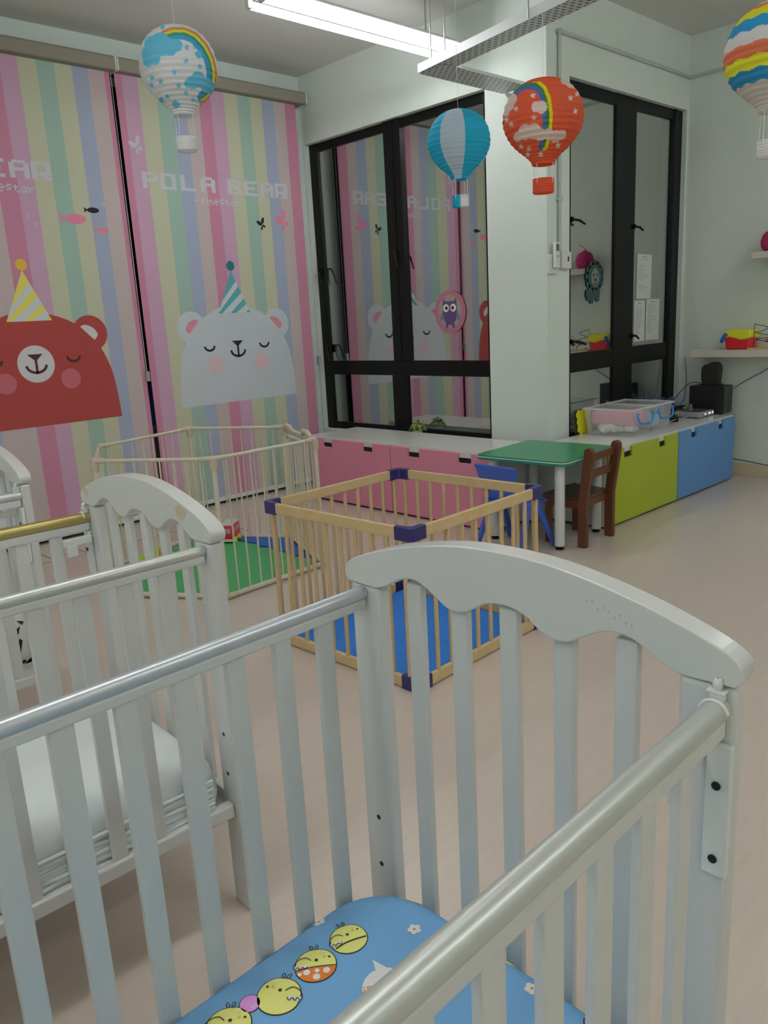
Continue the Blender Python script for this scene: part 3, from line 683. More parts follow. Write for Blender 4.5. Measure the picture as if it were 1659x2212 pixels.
# ------------------------------------------------------------------ metal playpen
HV = [(2.000, 3.338), (2.662, 3.372), (2.905, 3.985), (2.575, 4.55), (1.885, 4.36), (1.640, 3.875)]
HM = .725
t = thing('metal_playpen', 'cream metal hexagonal playpen with thin bars in front of the blinds', 'playpen', (2.28, 3.93, 0))
def Lc(p, z): return (p[0] - 2.28, p[1] - 3.93, z)
for k in range(6):
    A, B = HV[k], HV[(k + 1) % 6]
    dx, dy = B[0] - A[0], B[1] - A[1]; L = math.hypot(dx, dy); ux, uy = dx / L, dy / L
    q = MB(); q.tube([Lc((A[0] + ux * .03, A[1] + uy * .03), HM), Lc((B[0] - ux * .03, B[1] - uy * .03), HM)], .0095, 12); q.build('top_tube', CREAM, t)
    q = MB(); q.tube([Lc((A[0] + ux * .02, A[1] + uy * .02), .018), Lc((B[0] - ux * .02, B[1] - uy * .02), .018)], .0135, 12); q.build('bottom_tube', CREAM, t)
    n = 8 if L > .55 else 6
    for i in range(1, n + 1):
        f = i / (n + 1); p = (A[0] + dx * f, A[1] + dy * f)
        q = MB(); q.tube([Lc(p, .02), Lc(p, HM)], .0048, 8, caps=False); q.build('bar', CREAM, t)
    # end uprights
    for f in (.045,):
        q = MB(); q.tube([Lc(A, .02), Lc(A, HM - .0)], .0125, 14); q.build('upright', CREAM, t)
    Pv = HV[(k - 1) % 6]; vx, vy = Pv[0] - A[0], Pv[1] - A[1]; l2 = math.hypot(vx, vy); vx /= l2; vy /= l2
    for z, r in ((.018, .016), (HM, .0145)):
        q = MB()
        q.tube([Lc((A[0] + vx * .075, A[1] + vy * .075), z), Lc((A[0] + vx * .025, A[1] + vy * .025), z), Lc(A, z), Lc((A[0] + ux * .025, A[1] + uy * .025), z), Lc((A[0] + ux * .075, A[1] + uy * .075), z)], [r * .8, r, r * 1.1, r, r * .8], 12)
        if z == HM: q.lathe([(.017, HM - .055), (.020, HM - .05), (.021, HM)], Lc(A, 0), 14, cap0=True)
        j = q.build('joint', CREAMD, t)
    s_ = MB(); d = Vector((-(ux + vx), -(uy + vy), 0)).normalized(); c0 = Vector(Lc(A, HM - .03)) + Vector((-.72, -.69, 0)) * .0175
    s_.tube([c0, c0 + Vector((-.72, -.69, 0)) * .002], .0055, 10); s_.build('joint_screw', SCREW, j)
# gate inside the right-hand panel
A, B = HV[1], HV[2]; dx, dy = B[0] - A[0], B[1] - A[1]; L = math.hypot(dx, dy)
def along(s_, o=0): return (A[0] + dx * s_ / L - dy / L * o, A[1] + dy * s_ / L + dx / L * o)
q = MB()
for s_ in (.10, .155, .21, .265, .32, .375, .43, .485, .54): q.tube([Lc(along(s_, .018), .03), Lc(along(s_, .018), HM - .03)], .004, 8)
q.tube([Lc(along(.09, .018), HM - .03), Lc(along(.56, .018), HM - .03)], .008, 10); q.tube([Lc(along(.09, .018), .03), Lc(along(.56, .018), .03)], .008, 10)
q.build('gate', CREAM, t)
q = MB(); q.tube([Lc(along(.07, .0), HM + .005), Lc(along(.10, .01), HM + .03), Lc(along(.17, .01), HM + .028), Lc(along(.2, .01), HM)], [.012, .014, .014, .01], 10)
q.tube([Lc(along(.44, .0), HM), Lc(along(.48, .01), HM + .02), Lc(along(.54, .01), HM + .018), Lc(along(.57, .0), HM - .03), Lc(along(.55, .0), HM - .06)], [.012, .017, .02, .014, .01], 10); q.build('gate_latch', CREAMD, t)
q = MB()
for s_, z in ((.3, .25), (.3, .16)): 
    o = Lc(along(s_, -.004), z); q.box(o[0] - .006, o[0] + .006, o[1] - .004, o[1] + .004, o[2], o[2] + .05)
# foam mats in the metal pen
gm = [(2.03, 3.37), (2.645, 3.40), (2.66, 3.56)] + [(2.655 + .012 * (1 if (i // 2) % 2 else -1), 3.60 + .45 * i / 11) for i in range(12)] + [(2.66, 4.08), (2.63, 4.30), (2.55, 4.49), (1.925, 4.33), (1.70, 3.90), (1.68, 3.82)]
foam_tile('foam_floor_mat', gm, GMAT, .014, 'green foam puzzle mat inside the cream metal playpen')
bm_ = [(2.86, 3.80), (2.885, 3.98), (2.72, 4.26), (2.66, 4.27), (2.69, 4.08)] + [(2.675 + .012 * (1 if (i // 2) % 2 else -1), 4.05 - .45 * i / 11) for i in range(12)] + [(2.70, 3.56)]
foam_tile('foam_floor_mat', bm_, B2MAT, .014, 'blue foam puzzle piece at the right edge of the green mat')
q = MB()
for x, y in ((2.15, 3.55), (2.25, 3.62), (2.36, 3.62), (2.5, 3.7), (2.55, 3.85), (2.4, 3.48)): q.box(x, x + .03, y, y + .004, .014, .0146)
SL_ = q.build('mat_seam', mat('seam_dark', (30, 60, 45), .9), None); 
bpy.data.objects.remove(SL_)
# toy fire engine
t = thing('toy_bus', 'small red and white toy bus with yellow wheels on the green mat', 'toy car', (2.62, 4.255, .014), math.radians(40))
RED = mat('toy_red', (176, 30, 44), .3); TYEL = mat('toy_yellow', (196, 180, 30), .35)
q = MB(); q.prism([(-.075, .02), (.075, .02), (.08, .05), (.07, .115), (-.07, .115), (-.08, .05)], lambda a_, z, d: (a_, d, z), -.04, .04); q.build('bus_body', RED, t, bevel=.01, seg=4)
q = MB(); q.box(-.072, .072, -.038, .038, .112, .128); q.build('bus_roof', WPLA, t, bevel=.006, seg=3)
q = MB(); q.box(-.08, .08, -.042, .042, .012, .03); q.build('bus_bumper', WPLA, t, bevel=.004)
for sx in (-.045, .045):
    for sy in (-.043, .043):
        q = MB(); q.tube([(sx, sy - .008, .018), (sx, sy + .008, .018)], .018, 18); q.build('wheel', TYEL, t, bevel=.002)
WINM = mat('toy_window', (150, 120, 130), .3)
for sx in (-.045, -.01, .025):
    q = MB(); q.box(sx, sx + .026, -.0415, -.0395, .07, .098); q.build('bus_window', WINM, t)
q = MB(); q.box(-.081, -.0785, -.028, .028, .068, .1); q.build('bus_windscreen', WINM, t)
# green toy
t = thing('activity_toy', 'lime green toy with coloured trim on the left of the green mat', 'toy', (1.985, 4.12, .014), .5)
q = MB(); q.prism(catmull([(-.10, 0), (-.105, .05), (-.06, .10), (.0, .085), (.05, .115), (.10, .09), (.10, 0)], 4), lambda a_, z, d: (a_, d, z), -.04, .04); q.build('toy_body', mat('toy_lime', (128, 158, 30), .35), t, bevel=.008, seg=3)
q = MB(); q.tube(catmull([(.045, -.043, .015), (.035, -.045, .06), (.05, -.043, .10)], 5), .009, 10); q.build('toy_handle', mat('toy_orange', (190, 96, 30), .35), t)
q = MB(); q.tube([(-.03, -.048, .05), (-.03, -.036, .05)], .028, 20); q.build('toy_dial', mat('toy_dark', (40, 50, 40), .4), t)

# ------------------------------------------------------------------ storage benches
def bench(loc, rz, m, notches, label, W=.90):
    """local: front along +x at y=0, body towards +y"""
    t = thing('storage_bench', label, 'cabinet', loc, rz)
    q = MB()
    q.box(.001, W - .001, .018, .50, .482, .50); q.box(.001, .018, .018, .50, .012, .482); q.box(W - .018, W - .001, .018, .50, .012, .482)
    q.box(.018, W - .018, .48, .50, .012, .482); q.box(.018, W - .018, .018, .48, .012, .03); q.box(.001, W - .001, .018, .03, .455, .482)
    q.build('bench_body', WHTOP, t, bevel=.0015)
    xs = [.003]
    poly = [(.003, .016), (W - .003, .016), (W - .003, .486)]
    for a_, b_ in sorted(notches, reverse=True):
        poly += [(b_, .486), (b_, .430), (b_ - .006, .424), (a_ + .006, .424), (a_, .430), (a_, .486)]
    poly += [(.003, .486)]
    q = MB(); q.prism(poly, lambda a_, z, d: (a_, d, z), 0, .0175); dr = q.build('bench_door', m, t, bevel=.0012)
    for a_, b_ in notches:
        h_ = MB(); h_.box(a_ + .001, b_ - .001, .014, .0176, .4252, .4555); h_.build('grip_slot', DARK, dr)  # black plate paints the darkness of the open grip
    q = MB(); q.box(.01, W - .01, .03, .48, 0, .012); q.build('plinth', DARK, t)
    return t
# pink pair along the front wall (front faces -x): local +x -> world -y
R90 = -PI / 2
bench((3.76, 4.83, 0), R90, BPINK, [(4.83 - 4.663, 4.83 - 4.558), (4.83 - 4.217, 4.83 - 4.113)], 'pink-fronted white storage bench, left one under the night window')
bench((3.76, 3.928, 0), R90, BPINK, [(3.928 - 3.756, 3.928 - 3.651), (3.928 - 3.307, 3.928 - 3.197)], 'pink-fronted white storage bench behind the green table, right one of the pair')
bench((4.22, 2.50, 0), 0, BGREEN, [(.185, .283), (.633, .722)], 'lime green-fronted white storage bench behind the wooden chair')
bench((5.122, 2.50, 0), 0, BBLUE, [(.186, .272), (.618, .70)], 'blue-fronted white storage bench in the right corner')

# ------------------------------------------------------------------ green table
t = thing('activity_table', 'small green-topped square table with white tubular legs', 'table', (3.913, 2.742, 0), math.radians(4.4))
def rrect(h_, r, n=8):
    out = []
    for cx, cy, a0 in ((h_ - r, h_ - r, 0), (-h_ + r, h_ - r, PI / 2), (-h_ + r, -h_ + r, PI), (h_ - r, -h_ + r, 1.5 * PI)):
        out += [(cx + r * math.cos(a0 + PI / 2 * i / n), cy + r * math.sin(a0 + PI / 2 * i / n)) for i in range(n + 1)]
    return out
TG = mat('table_green', (24, 108, 72), .3); TED = mat('table_edge_teal', (30, 110, 96), .4)
q = MB(); q.prism(rrect(.305, .05), lambda x, y, d: (x, y, d), .520, .528); q.build('table_top', TG, t, bevel=.003)
q = MB(); q.prism(rrect(.3065, .05), lambda x, y, d: (x, y, d), .514, .520); q.build('white_edging', mat('edging_white', (190, 210, 205), .4), t, bevel=.002)
q = MB(); q.prism(rrect(.304, .05), lambda x, y, d: (x, y, d), .500, .514); q.build('table_underboard', TED, t, bevel=.003)
for sx in (-1, 1):
    for sy in (-1, 1):
        q = MB(); q.lathe([(.028, .022), (.029, .026), (.029, .50)], (sx * .222, sy * .222, 0), 24, cap0=True, cap1=True); lg = q.build('leg', WPLA, t)
        q = MB(); q.lathe([(.022, 0), (.024, .004), (.024, .010), (.010, .012), (.010, .024)], (sx * .222, sy * .222, 0), 20, cap0=True, cap1=True); q.build('foot', BLACK, lg)

# ------------------------------------------------------------------ brown chair (back toward -y)
WD = mat('dark_brown_wood', (76, 42, 24), .4, noise=.18, nscale=30, stretch=(8, 8, 1))
WD2 = mat('dark_brown_seat_wood', (64, 42, 32), .35, noise=.12, nscale=22, stretch=(1, 5, 1))  # seat wood, a duller brown than the frame
t = thing('wooden_chair', 'small dark brown wooden child chair beside the green table', 'chair', (3.965, 2.52, 0), math.radians(2))
for sx in (-1, 1):
    x = sx * .152
    side = [(-.125, 0), (-.07, 0), (-.068, .26), (-.105, .53)] + circ(-.1335, .555, .029, 8, 0, PI) + [(-.1625, .53), (-.125, .27)]
    q = MB(); q.prism(side, lambda y, z, d: (d, y, z), x - .017, x + .017); q.build('leg', WD, t, bevel=.006, seg=3)
    q = MB(); q.box(x - .017, x + .017, .115, .15, 0, .27); q.build('leg', WD, t, bevel=.004)
    q = MB(); q.box(x - .011, x + .011, -.08, .118, .225, .272); q.build('side_rail', WD, t, bevel=.002)
for z, y in ((.50, -.125), (.40, -.112)):
    q = MB(); q.box(-.136, .136, y - .009, y + .009, z, z + .045); q.build('back_slat', WD, t, bevel=.005)
for ya, yb in ((.122, .14), (-.085, -.07)):
    q = MB(); q.box(-.136, .136, ya, yb, .225, .27); q.build('apron', WD, t, bevel=.002)
q = MB(); q.prism(catmull([(-.165, .17), (.165, .17), (.168, .12), (.15, -.06), (.135, -.085), (-.135, -.085), (-.15, -.06), (-.168, .12)], 3, True), lambda x, y, d: (x, y, d), .272, .292); q.build('seat', WD2, t, bevel=.006, seg=3)

# ------------------------------------------------------------------ blue plastic chair facing +x
PB = mat('chair_blue', (48, 76, 150), .4)
t = thing('plastic_chair', 'small blue moulded plastic child chair tucked under the green table', 'chair', (3.60, 2.735, 0), math.radians(-3))
back = [(-.128, .30), (-.122, .36), (-.14, .42), (-.152, .495), (-.14, .508), (.14, .508), (.152, .495), (.14, .42), (.122, .36), (.128, .30)]
q = MB()
def bk(y, z, d): return (-.115 - (z - .30) * .28 + d - .012 * (1 - (y / .15) ** 2), y, z)
n_ = 10; V = []; F = []
rows_ = [(.27, .125), (.30, .128), (.34, .122), (.38, .128), (.42, .14), (.46, .147), (.495, .152), (.512, .145)]
for s_ in (0, .010):
    for z, w in rows_:
        for i in range(n_ + 1):
            y = -w + 2 * w * i / n_; V.append(bk(y, z, s_))
nr = len(rows_); o2 = nr * (n_ + 1)
for j in range(nr - 1):
    for i in range(n_):
        a_ = j * (n_ + 1) + i; F.append((a_, a_ + 1, a_ + n_ + 2, a_ + n_ + 1)); F.append((o2 + a_, o2 + a_ + n_ + 1, o2 + a_ + n_ + 2, o2 + a_ + 1))
for i in range(n_):
    F.append((i, o2 + i, o2 + i + 1, i + 1)); a_ = (nr - 1) * (n_ + 1) + i; F.append((a_, a_ + 1, o2 + a_ + 1, o2 + a_))
for j in range(nr - 1):
    a_ = j * (n_ + 1); F.append((a_, a_ + n_ + 1, o2 + a_ + n_ + 1, o2 + a_)); a_ += n_; F.append((a_, o2 + a_, o2 + a_ + n_ + 1, a_ + n_ + 1))
q.add(V, F, 0, True); q.box(-.185, -.160, -.145, .145, .498, .510); q.build('backrest', PB, t, bevel=.003)
q = MB(); q.prism(catmull([(-.13, -.13), (.10, -.135), (.135, -.11), (.135, .11), (.10, .135), (-.13, .13)], 4, True), lambda x, y, d: (x, y, d + .02 * (x < -.1)), .268, .282); q.build('seat', PB, t, bevel=.005, seg=3)
for sx, sy in ((-1, -1), (-1, 1), (1, -1), (1, 1)):
    q = MB(); x1_, y1_ = sx * .155, sy * .17; x0_, y0_ = sx * .035 - .01, sy * .128
    for dz in (0,):
        M2 = [(x0_ - .024, y0_ - .012, .285), (x0_ + .024, y0_ - .012, .285), (x0_ + .024, y0_ + .012, .285), (x0_ - .024, y0_ + .012, .285)]
        N2 = [(x1_ - .018, y1_ - .010, 0), (x1_ + .018, y1_ - .010, 0), (x1_ + .018, y1_ + .010, 0), (x1_ - .018, y1_ + .010, 0)]
        q.add(N2 + M2, [(0, 3, 2, 1), (4, 5, 6, 7), (0, 1, 5, 4), (1, 2, 6, 5), (2, 3, 7, 6), (3, 0, 4, 7)])
    q.build('leg', PB, t, bevel=.005, seg=3)
for sy in (-1, 1):
    q = MB(); q.box(-.07, .06, sy * .128 - .014, sy * .128 + .014, .255, .292); q.build('side_frame', PB, t, bevel=.006)
q = MB(); q.poly([(-.1335, .085, .315), (-.1335, .105, .315), (-.135, .105, .335), (-.135, .085, .335)]); q.build('sticker', PWH, t)

# ------------------------------------------------------------------ on the benches
TUBM = plastic_clear('frosted_tub_plastic', (184, 188, 192), .21)
HB = mat('tub_handle_blue', (30, 110, 176), .4)
def tub(x0, x1, y0, y1, label, fills):
    cx, cy = (x0 + x1) / 2, (y0 + y1) / 2; hx_, hy_ = (x1 - x0) / 2, (y1 - y0) / 2; H = .185
    t = thing('plastic_tub', label, 'storage tub', (cx, cy, .5), 0, None)
    q = MB(); b0 = (-hx_ * .86, hx_ * .86, -hy_ * .9, hy_ * .9, .002); b1 = (-hx_, hx_, -hy_, hy_, H)
    V = [(b0[0], b0[2], .002), (b0[1], b0[2], .002), (b0[1], b0[3], .002), (b0[0], b0[3], .002), (b1[0], b1[2], H), (b1[1], b1[2], H), (b1[1], b1[3], H), (b1[0], b1[3], H)]
    ii = .004
    VI = [(x - math.copysign(ii, x), y - math.copysign(ii, y), z + (.004 if k < 4 else 0)) for k, (x, y, z) in enumerate(V)]
    q.add(V + VI, [(0, 3, 2, 1), (0, 1, 5, 4), (1, 2, 6, 5), (2, 3, 7, 6), (3, 0, 4, 7), (8, 9, 10, 11), (8, 12, 13, 9), (9, 13, 14, 10), (10, 14, 15, 11), (11, 15, 12, 8), (4, 5, 13, 12), (5, 6, 14, 13), (6, 7, 15, 14), (7, 4, 12, 15)])
    q.build('tub_body', TUBM, t)
    q = MB()
    for bx in ((-hx_ - .012, hx_ + .012, -hy_ - .012, -hy_ + .002), (-hx_ - .012, hx_ + .012, hy_ - .002, hy_ + .012), (-hx_ - .012, -hx_ + .002, -hy_, hy_), (hx_ - .002, hx_ + .012, -hy_, hy_)): q.box(*bx, H - .012, H)
    q.build('tub_rim', plastic_clear('frosted_rim', (176, 180, 182), .55), t, bevel=.003)
    q = MB(); yh = -hy_ - .012
    q.tube(catmull([(-.085, yh - .003, H - .03), (-.10, yh - .006, H - .05), (-.085, yh - .012, H - .085), (-.05, yh - .014, H - .10), (.05, yh - .014, H - .10), (.085, yh - .012, H - .085), (.10, yh - .006, H - .05), (.085, yh - .003, H - .03)], 4), .007, 8)
    q.build('tub_handle', HB, t)
    return t
tub(4.685, 4.955, 2.605, 2.965, 'frosted plastic tub with pink and white contents beside the window', None)
tub(4.985, 5.245, 2.615, 2.975, 'frosted plastic tub with blue handle behind the pink-filled one', None)
def blob(name, m, parts, label, cat):
    q = MB()
    for (x, y, z, r, sq) in parts:
        q.lathe([(max(.001, r * math.sin(PI * i / 8)), -r * sq * math.cos(PI * i / 8)) for i in range(9)], (x, y, z), 14)
    return tag(q.build(name, m, smooth_all=True), label, cat)
random.seed(3)
blob('cloth_pile', PWH, [(4.73 + random.random() * .14, 2.67 + random.random() * .2, .535 + random.random() * .02, .034, .8) for _ in range(16)], 'crumpled white cloths at the bottom of the front tub', 'cloth')
q = MB(); q.box(4.735, 4.92, 2.64, 2.945, .566, .655); tag(q.build('folded_towel', mat('towel_pink', (186, 120, 136), .9, bump=.5), bevel=.02, seg=4), 'folded pink towel on the white cloths in the front tub', 'towel')
q = MB(); q.box(5.05, 5.2, 2.68, 2.93, .508, .60); tag(q.build('folded_cloth', mat('towel_aqua', (140, 166, 176), .9, bump=.5), bevel=.02, seg=4), 'folded pale blue cloth inside the rear tub', 'towel')
# yellow and dark foam pieces leaning by the pier
def jigs(w, hh, n, a_):
    P = []
    for i in range(n): P += [(w * (i + .2) / n, 0), (w * (i + .3) / n, -a_), (w * (i + .7) / n, -a_), (w * (i + .8) / n, 0)]
    for i in range(n): P += [(w, hh * (i + .2) / n), (w + a_, hh * (i + .3) / n), (w + a_, hh * (i + .7) / n), (w, hh * (i + .8) / n)]
    for i in range(n): P += [(w * (1 - (i + .2) / n), hh), (w * (1 - (i + .3) / n), hh + a_), (w * (1 - (i + .7) / n), hh + a_), (w * (1 - (i + .8) / n), hh)]
    for i in range(n): P += [(0, hh * (1 - (i + .2) / n)), (-a_, hh * (1 - (i + .3) / n)), (-a_, hh * (1 - (i + .7) / n)), (0, hh * (1 - (i + .8) / n))]
    return P
q = MB(); q.prism(jigs(.17, .15, 3, .008), lambda a_, z, d: (a_, d, z + .008), 0, .012); o = q.build('foam_puzzle_piece', mat('foam_yellow', (184, 172, 24), .7), bevel=.002)
o.location = (4.665, 2.985, .5); o.rotation_euler = (-.12, 0, .06); tag(o, 'yellow foam puzzle piece leaning behind the front tub', 'foam mat')
q = MB(); q.prism(jigs(.15, .15, 3, .008), lambda a_, z, d: (a_, d, z + .008), 0, .012); o = q.build('foam_puzzle_piece', mat('foam_olive', (62, 58, 30), .7), bevel=.002)
o.location = (4.655, 3.012, .5); o.rotation_euler = (-.08, 0, .0); tag(o, 'dark olive foam puzzle piece standing behind the yellow one', 'foam mat')
# black computer box and speaker
GBL = mat('gloss_black', (.010, .010, .012), .22, raw=True)
t = thing('black_case', 'black equipment box standing on the blue bench against the wall', 'computer case', (6.045, 2.71, .5))
q = MB(); q.box(-.075, .075, -.135, .135, .008, .215); q.build('case_body', mat('matte_black', (.010, .010, .010), .5, raw=True), t, bevel=.006)
q = MB(); q.box(-.074, .074, -.139, -.135, .01, .213); q.build('front_panel', GBL, t, bevel=.002)
for x in (-.06, .06):
    for y in (-.11, .11):
        q = MB(); q.box(x - .01, x + .01, y - .01, y + .01, 0, .009); q.build('rubber_foot', BLACK, t)
t = thing('desktop_speaker', 'small black speaker with rounded top on the black box', 'speaker', (6.06, 2.71, .715), .1)
q = MB(); q.prism(catmull([(-.06, 0), (-.068, .06), (-.066, .13), (-.045, .155), (-.02, .158), (-.005, .172), (.03, .172), (.05, .16), (.062, .13), (.06, .06), (.055, 0)], 3), lambda y, z, d: (d, -y, z), -.045, .045); q.build('speaker_body', mat('matte_black', (0, 0, 0)), t, bevel=.006, seg=3)
q = MB(); q.box(-.05, .05, -.07, .07, 0, .012); q.build('speaker_base', GBL, t, bevel=.004)
# silver modem
t = thing('network_box', 'silver flat network box with small white lights on the blue bench', 'modem', (5.815, 2.725, .5), 0)
SIL = mat('silver_plastic', (128, 130, 132), .35, metal=.2)
q = MB(); q.box(-.118, .118, -.10, .10, .006, .046); bd = q.build('modem_body', SIL, t, bevel=.008, seg=3)
q = MB(); q.box(-.106, .106, -.088, .088, .046, .0475); q.build('modem_lid', mat('dark_grey_lid', (60, 62, 62), .3), t)
q = MB()
for x, w in ((-.04, .006), (-.028, .006), (.025, .008), (.038, .008), (.05, .008), (.083, .022)): q.box(x, x + w, -.1012, -.10, .022, .032)
q.build('status_light', emit_mat('led_white', (.9, .95, 1), 1.2), t)
for x in (-.1, .1):
    for y in (-.06, .06):
        q = MB(); q.box(x - .01, x + .01, y - .01, y + .01, 0, .007); q.build('rubber_foot', BLACK, t)
q = MB(); q.lathe([(.001, .05), (.012, .048), (.016, .03), (.02, 0)], (5.80, 2.75, .5475), 14, cap0=False); tag(q.build('puck_toy', mat('smoke_grey', (74, 76, 74), .4)), 'small grey knob lying on the silver network box', 'knob')
# cables
BCAB = mat('black_cable', (.015, .015, .015), .5, raw=True); BLC = mat('blue_cable', (60, 84, 130), .5)
def cable(pts, r, m, label, n=6):
    q = MB(); q.tube(catmull(pts, n), r, 8); return tag(q.build('cable', m), label, 'cable')
random.seed(11)
P = []
for i in range(44): P.append((5.83 + .13 * math.cos(i * 2.1), 2.925 + .06 * math.sin(i * 2.7), .508 + .055 * abs(math.sin(i * 1.3))))
cable(P, .0045, BCAB, 'tangled black cables piled between the tubs and the black box', 5)
P = [(5.78 + .17 * math.cos(i * 1.7 + 1), 2.93 + .06 * math.sin(i * 2.2), .51 + .13 * abs(math.sin(i * 1.9 + .4))) for i in range(16)]
cable(P, .0028, mat('lilac_cable', (96, 96, 140), .5), 'thin violet cables looping over the black tangle', 5)
cable([(5.5, 2.9, .52), (5.56, 2.98, .62), (5.66, 3.03, .70), (5.80, 3.03, .58), (5.86, 2.98, .53)], .003, BLC, 'blue cable arching up behind the tangle by the window sill')
cable([(6.20, 3.0, .92), (6.195, 2.98, .75), (6.15, 2.97, .60), (6.0, 2.93, .56), (5.85, 2.9, .51)], .003, BLC, 'blue cable dropping down the corner by the window frame')
cable([(5.60, 2.9, .515), (5.75, 2.93, .54), (5.92, 2.9, .66), (5.98, 2.84, .735), (6.03, 2.78, .73)], .003, BCAB, 'black cable rising from the tangle to the speaker')
cable([(5.3, 2.72, .505), (5.45, 2.70, .52), (5.56, 2.72, .51), (5.68, 2.70, .52)], .003, mat('grey_cable', (130, 130, 128), .5), 'grey cable running into the silver network box')
cable([(6.13, 2.60, .66), (6.19, 2.58, .69), (6.208, 2.50, .745), (6.208, 2.40, .80), (6.208, 2.34, .845), (6.208, 2.25, .93), (6.208, 2.1, .97)], .0035, BLC, 'blue cable running up the right wall behind the black box')
cable([(6.203, 2.62, .13), (6.203, 2.46, .115), (6.203, 2.3, .098), (6.203, 2.1, .096), (6.203, 1.6, .096)], .003, BCAB, 'thin black cable along the top of the right skirting')
q = MB(); q.box(-.09, .09, -.03, .03, 0, .03); o = q.build('power_adaptor', BLACK, bevel=.006); o.location = (5.56, 2.76, .5); o.rotation_euler = (0, 0, .5); tag(o, 'black power adaptor lying among the cables', 'power adaptor')

# ------------------------------------------------------------------ wall shelves with toys
SH = mat('shelf_white', (164, 158, 150), .45)
q = MB(); q.box(6.0, 6.22, 1.2, 2.865, .928, .982); tag(q.build('wall_shelf', SH, bevel=.002), 'long white floating shelf holding the red and yellow bucket', 'shelf')
q = MB(); q.box(6.0, 6.22, 1.2, 2.44, 1.62, 1.664); tag(q.build('wall_shelf', SH, bevel=.002), 'upper white floating shelf near the right edge of the photo', 'shelf')
t = thing('shape_bucket', 'red toy bucket with wavy yellow lid on the long shelf', 'toy bucket', (6.10, 2.52, .982), 0)
q = MB(); q.frustum((-.07, .07, -.085, .085, 0), (-.078, .078, -.095, .095, .10)); q.build('bucket_body', RED, t, bevel=.014, seg=4)
lid = [(-.102, .078), (-.06, .092), (-.02, .084), (.03, .070), (.07, .074), (.102, .086)]
q = MB(); q.prism(lid + [(.102, .125), (.085, .142), (-.085, .142), (-.102, .125)], lambda y, z, d: (d, -y, z), -.084, .084); q.build('bucket_lid', TYEL, t, bevel=.01, seg=3)
q = MB(); q.tube(catmull([(-.086, .075, .115), (-.096, .085, .10), (-.094, .10, .07), (-.084, .108, .062)], 4), .014, 10); q.build('bucket_handle', mat('toy_blue', (36, 74, 150), .35), t)
def maze(x, y, label):
    t = thing('bead_maze', label, 'bead maze toy', (x, y, .982), .0)
    q = MB(); q.box(-.06, .06, -.13, .10, 0, .012); q.build('wooden_base', PINE, t, bevel=.003)
    q = MB(); q.tube(catmull([(0, .075, .012), (0, .075, .17), (.0, .06, .175), (.0, -.02, .155), (.0, .02, .13), (0, .07, .12), (0, .0, .105), (0, -.05, .09), (0, .03, .075), (0, .06, .07), (0, -.02, .05), (0, -.06, .012)], 5), .0022, 6); q.build('wire', BLACK, t)
    q = MB(); q.tube(catmull([(.02, -.10, .012), (.02, -.08, .09), (.0, -.03, .06), (-.02, -.08, .13), (.0, -.11, .08), (.0, -.12, .012)], 5), .0022, 6); q.build('wire', mat('wire_pink', (150, 60, 90), .4), t)
    for (yy, zz, m) in ((-.045, .075, mat('bead_purple', (80, 50, 90), .4)), (-.02, .062, mat('bead_red', (140, 50, 60), .4)), (-.05, .04, mat('bead_yellow', (180, 160, 40), .4)), (-.09, .055, mat('bead_maroon', (100, 50, 60), .4)), (.04, .018, mat('bead_orange', (180, 110, 40), .4))):
        q = MB(); q.lathe([(.001, -.014), (.010, -.009), (.014, 0), (.010, .009), (.001, .014)], (0, yy, zz), 14); q.build('bead', m, t, smooth_all=True)
maze(6.06, 2.335, 'wooden bead maze with looping wires beside the red toy bucket')
t = thing('soft_toy', 'pink round soft toy on the upper shelf', 'soft toy', (6.10, 2.335, 1.664))
q = MB(); q.lathe([(.001, 0), (.05, .002), (.072, .03), (.078, .07), (.066, .11), (.05, .13), (.001, .155)], (0, 0, 0), 22); q.build('toy_body', mat('soft_pink', (150, 40, 86), .9), t, smooth_all=True)
q = MB(); q.tube(catmull([(0, .02, .14), (-.01, .0, .17), (0, -.06, .20)], 4), .006, 8); q.build('toy_strap', mat('strap_tan', (170, 130, 100), .8), t)
t = thing('toy_hat', 'dark knitted soft toy farther right on the upper shelf', 'soft toy', (6.10, 2.1, 1.664))
q = MB(); q.lathe([(.07, 0), (.075, .04), (.06, .09), (.001, .12)], (0, 0, 0), 20, cap0=True); q.build('toy_body', mat('soft_dark', (30, 30, 32), .9), t, smooth_all=True)

# potted plant behind the bench
t = thing('artificial_plant', 'small bushy green plant between the pink bench and the window', 'plant', (4.33, 4.20, .44))
q = MB(); q.lathe([(.025, 0), (.032, .05), (.034, .055)], (0, 0, 0), 18, cap0=True, cap1=True); q.build('plant_pot', WPLA, t)
random.seed(5); q = MB()
for i in range(260):
    a_ = random.random() * 2 * PI; e_ = random.random() ** .7; r_ = .085 * e_; z_ = .06 + .08 * (1 - e_ * e_) * random.uniform(.5, 1)
    p = Vector((min(r_ * math.cos(a_) * .5, .04), r_ * math.sin(a_) * 1.0, z_)); d1_ = Vector((random.uniform(-1, 1), random.uniform(-1, 1), random.uniform(-.2, 1))).normalized(); d2_ = d1_.cross(Vector((random.random(), random.random(), random.random()))).normalized()
    l_ = .011; w_ = .006
    q.add([p - d1_ * l_, p + d2_ * w_, p + d1_ * l_, p - d2_ * w_], [(0, 1, 2, 3)], i % 2)
q.build('foliage', [mat('leaf_light', (150, 160, 96), .7), mat('leaf_dark', (82, 104, 56), .7)], t, recalc=False)

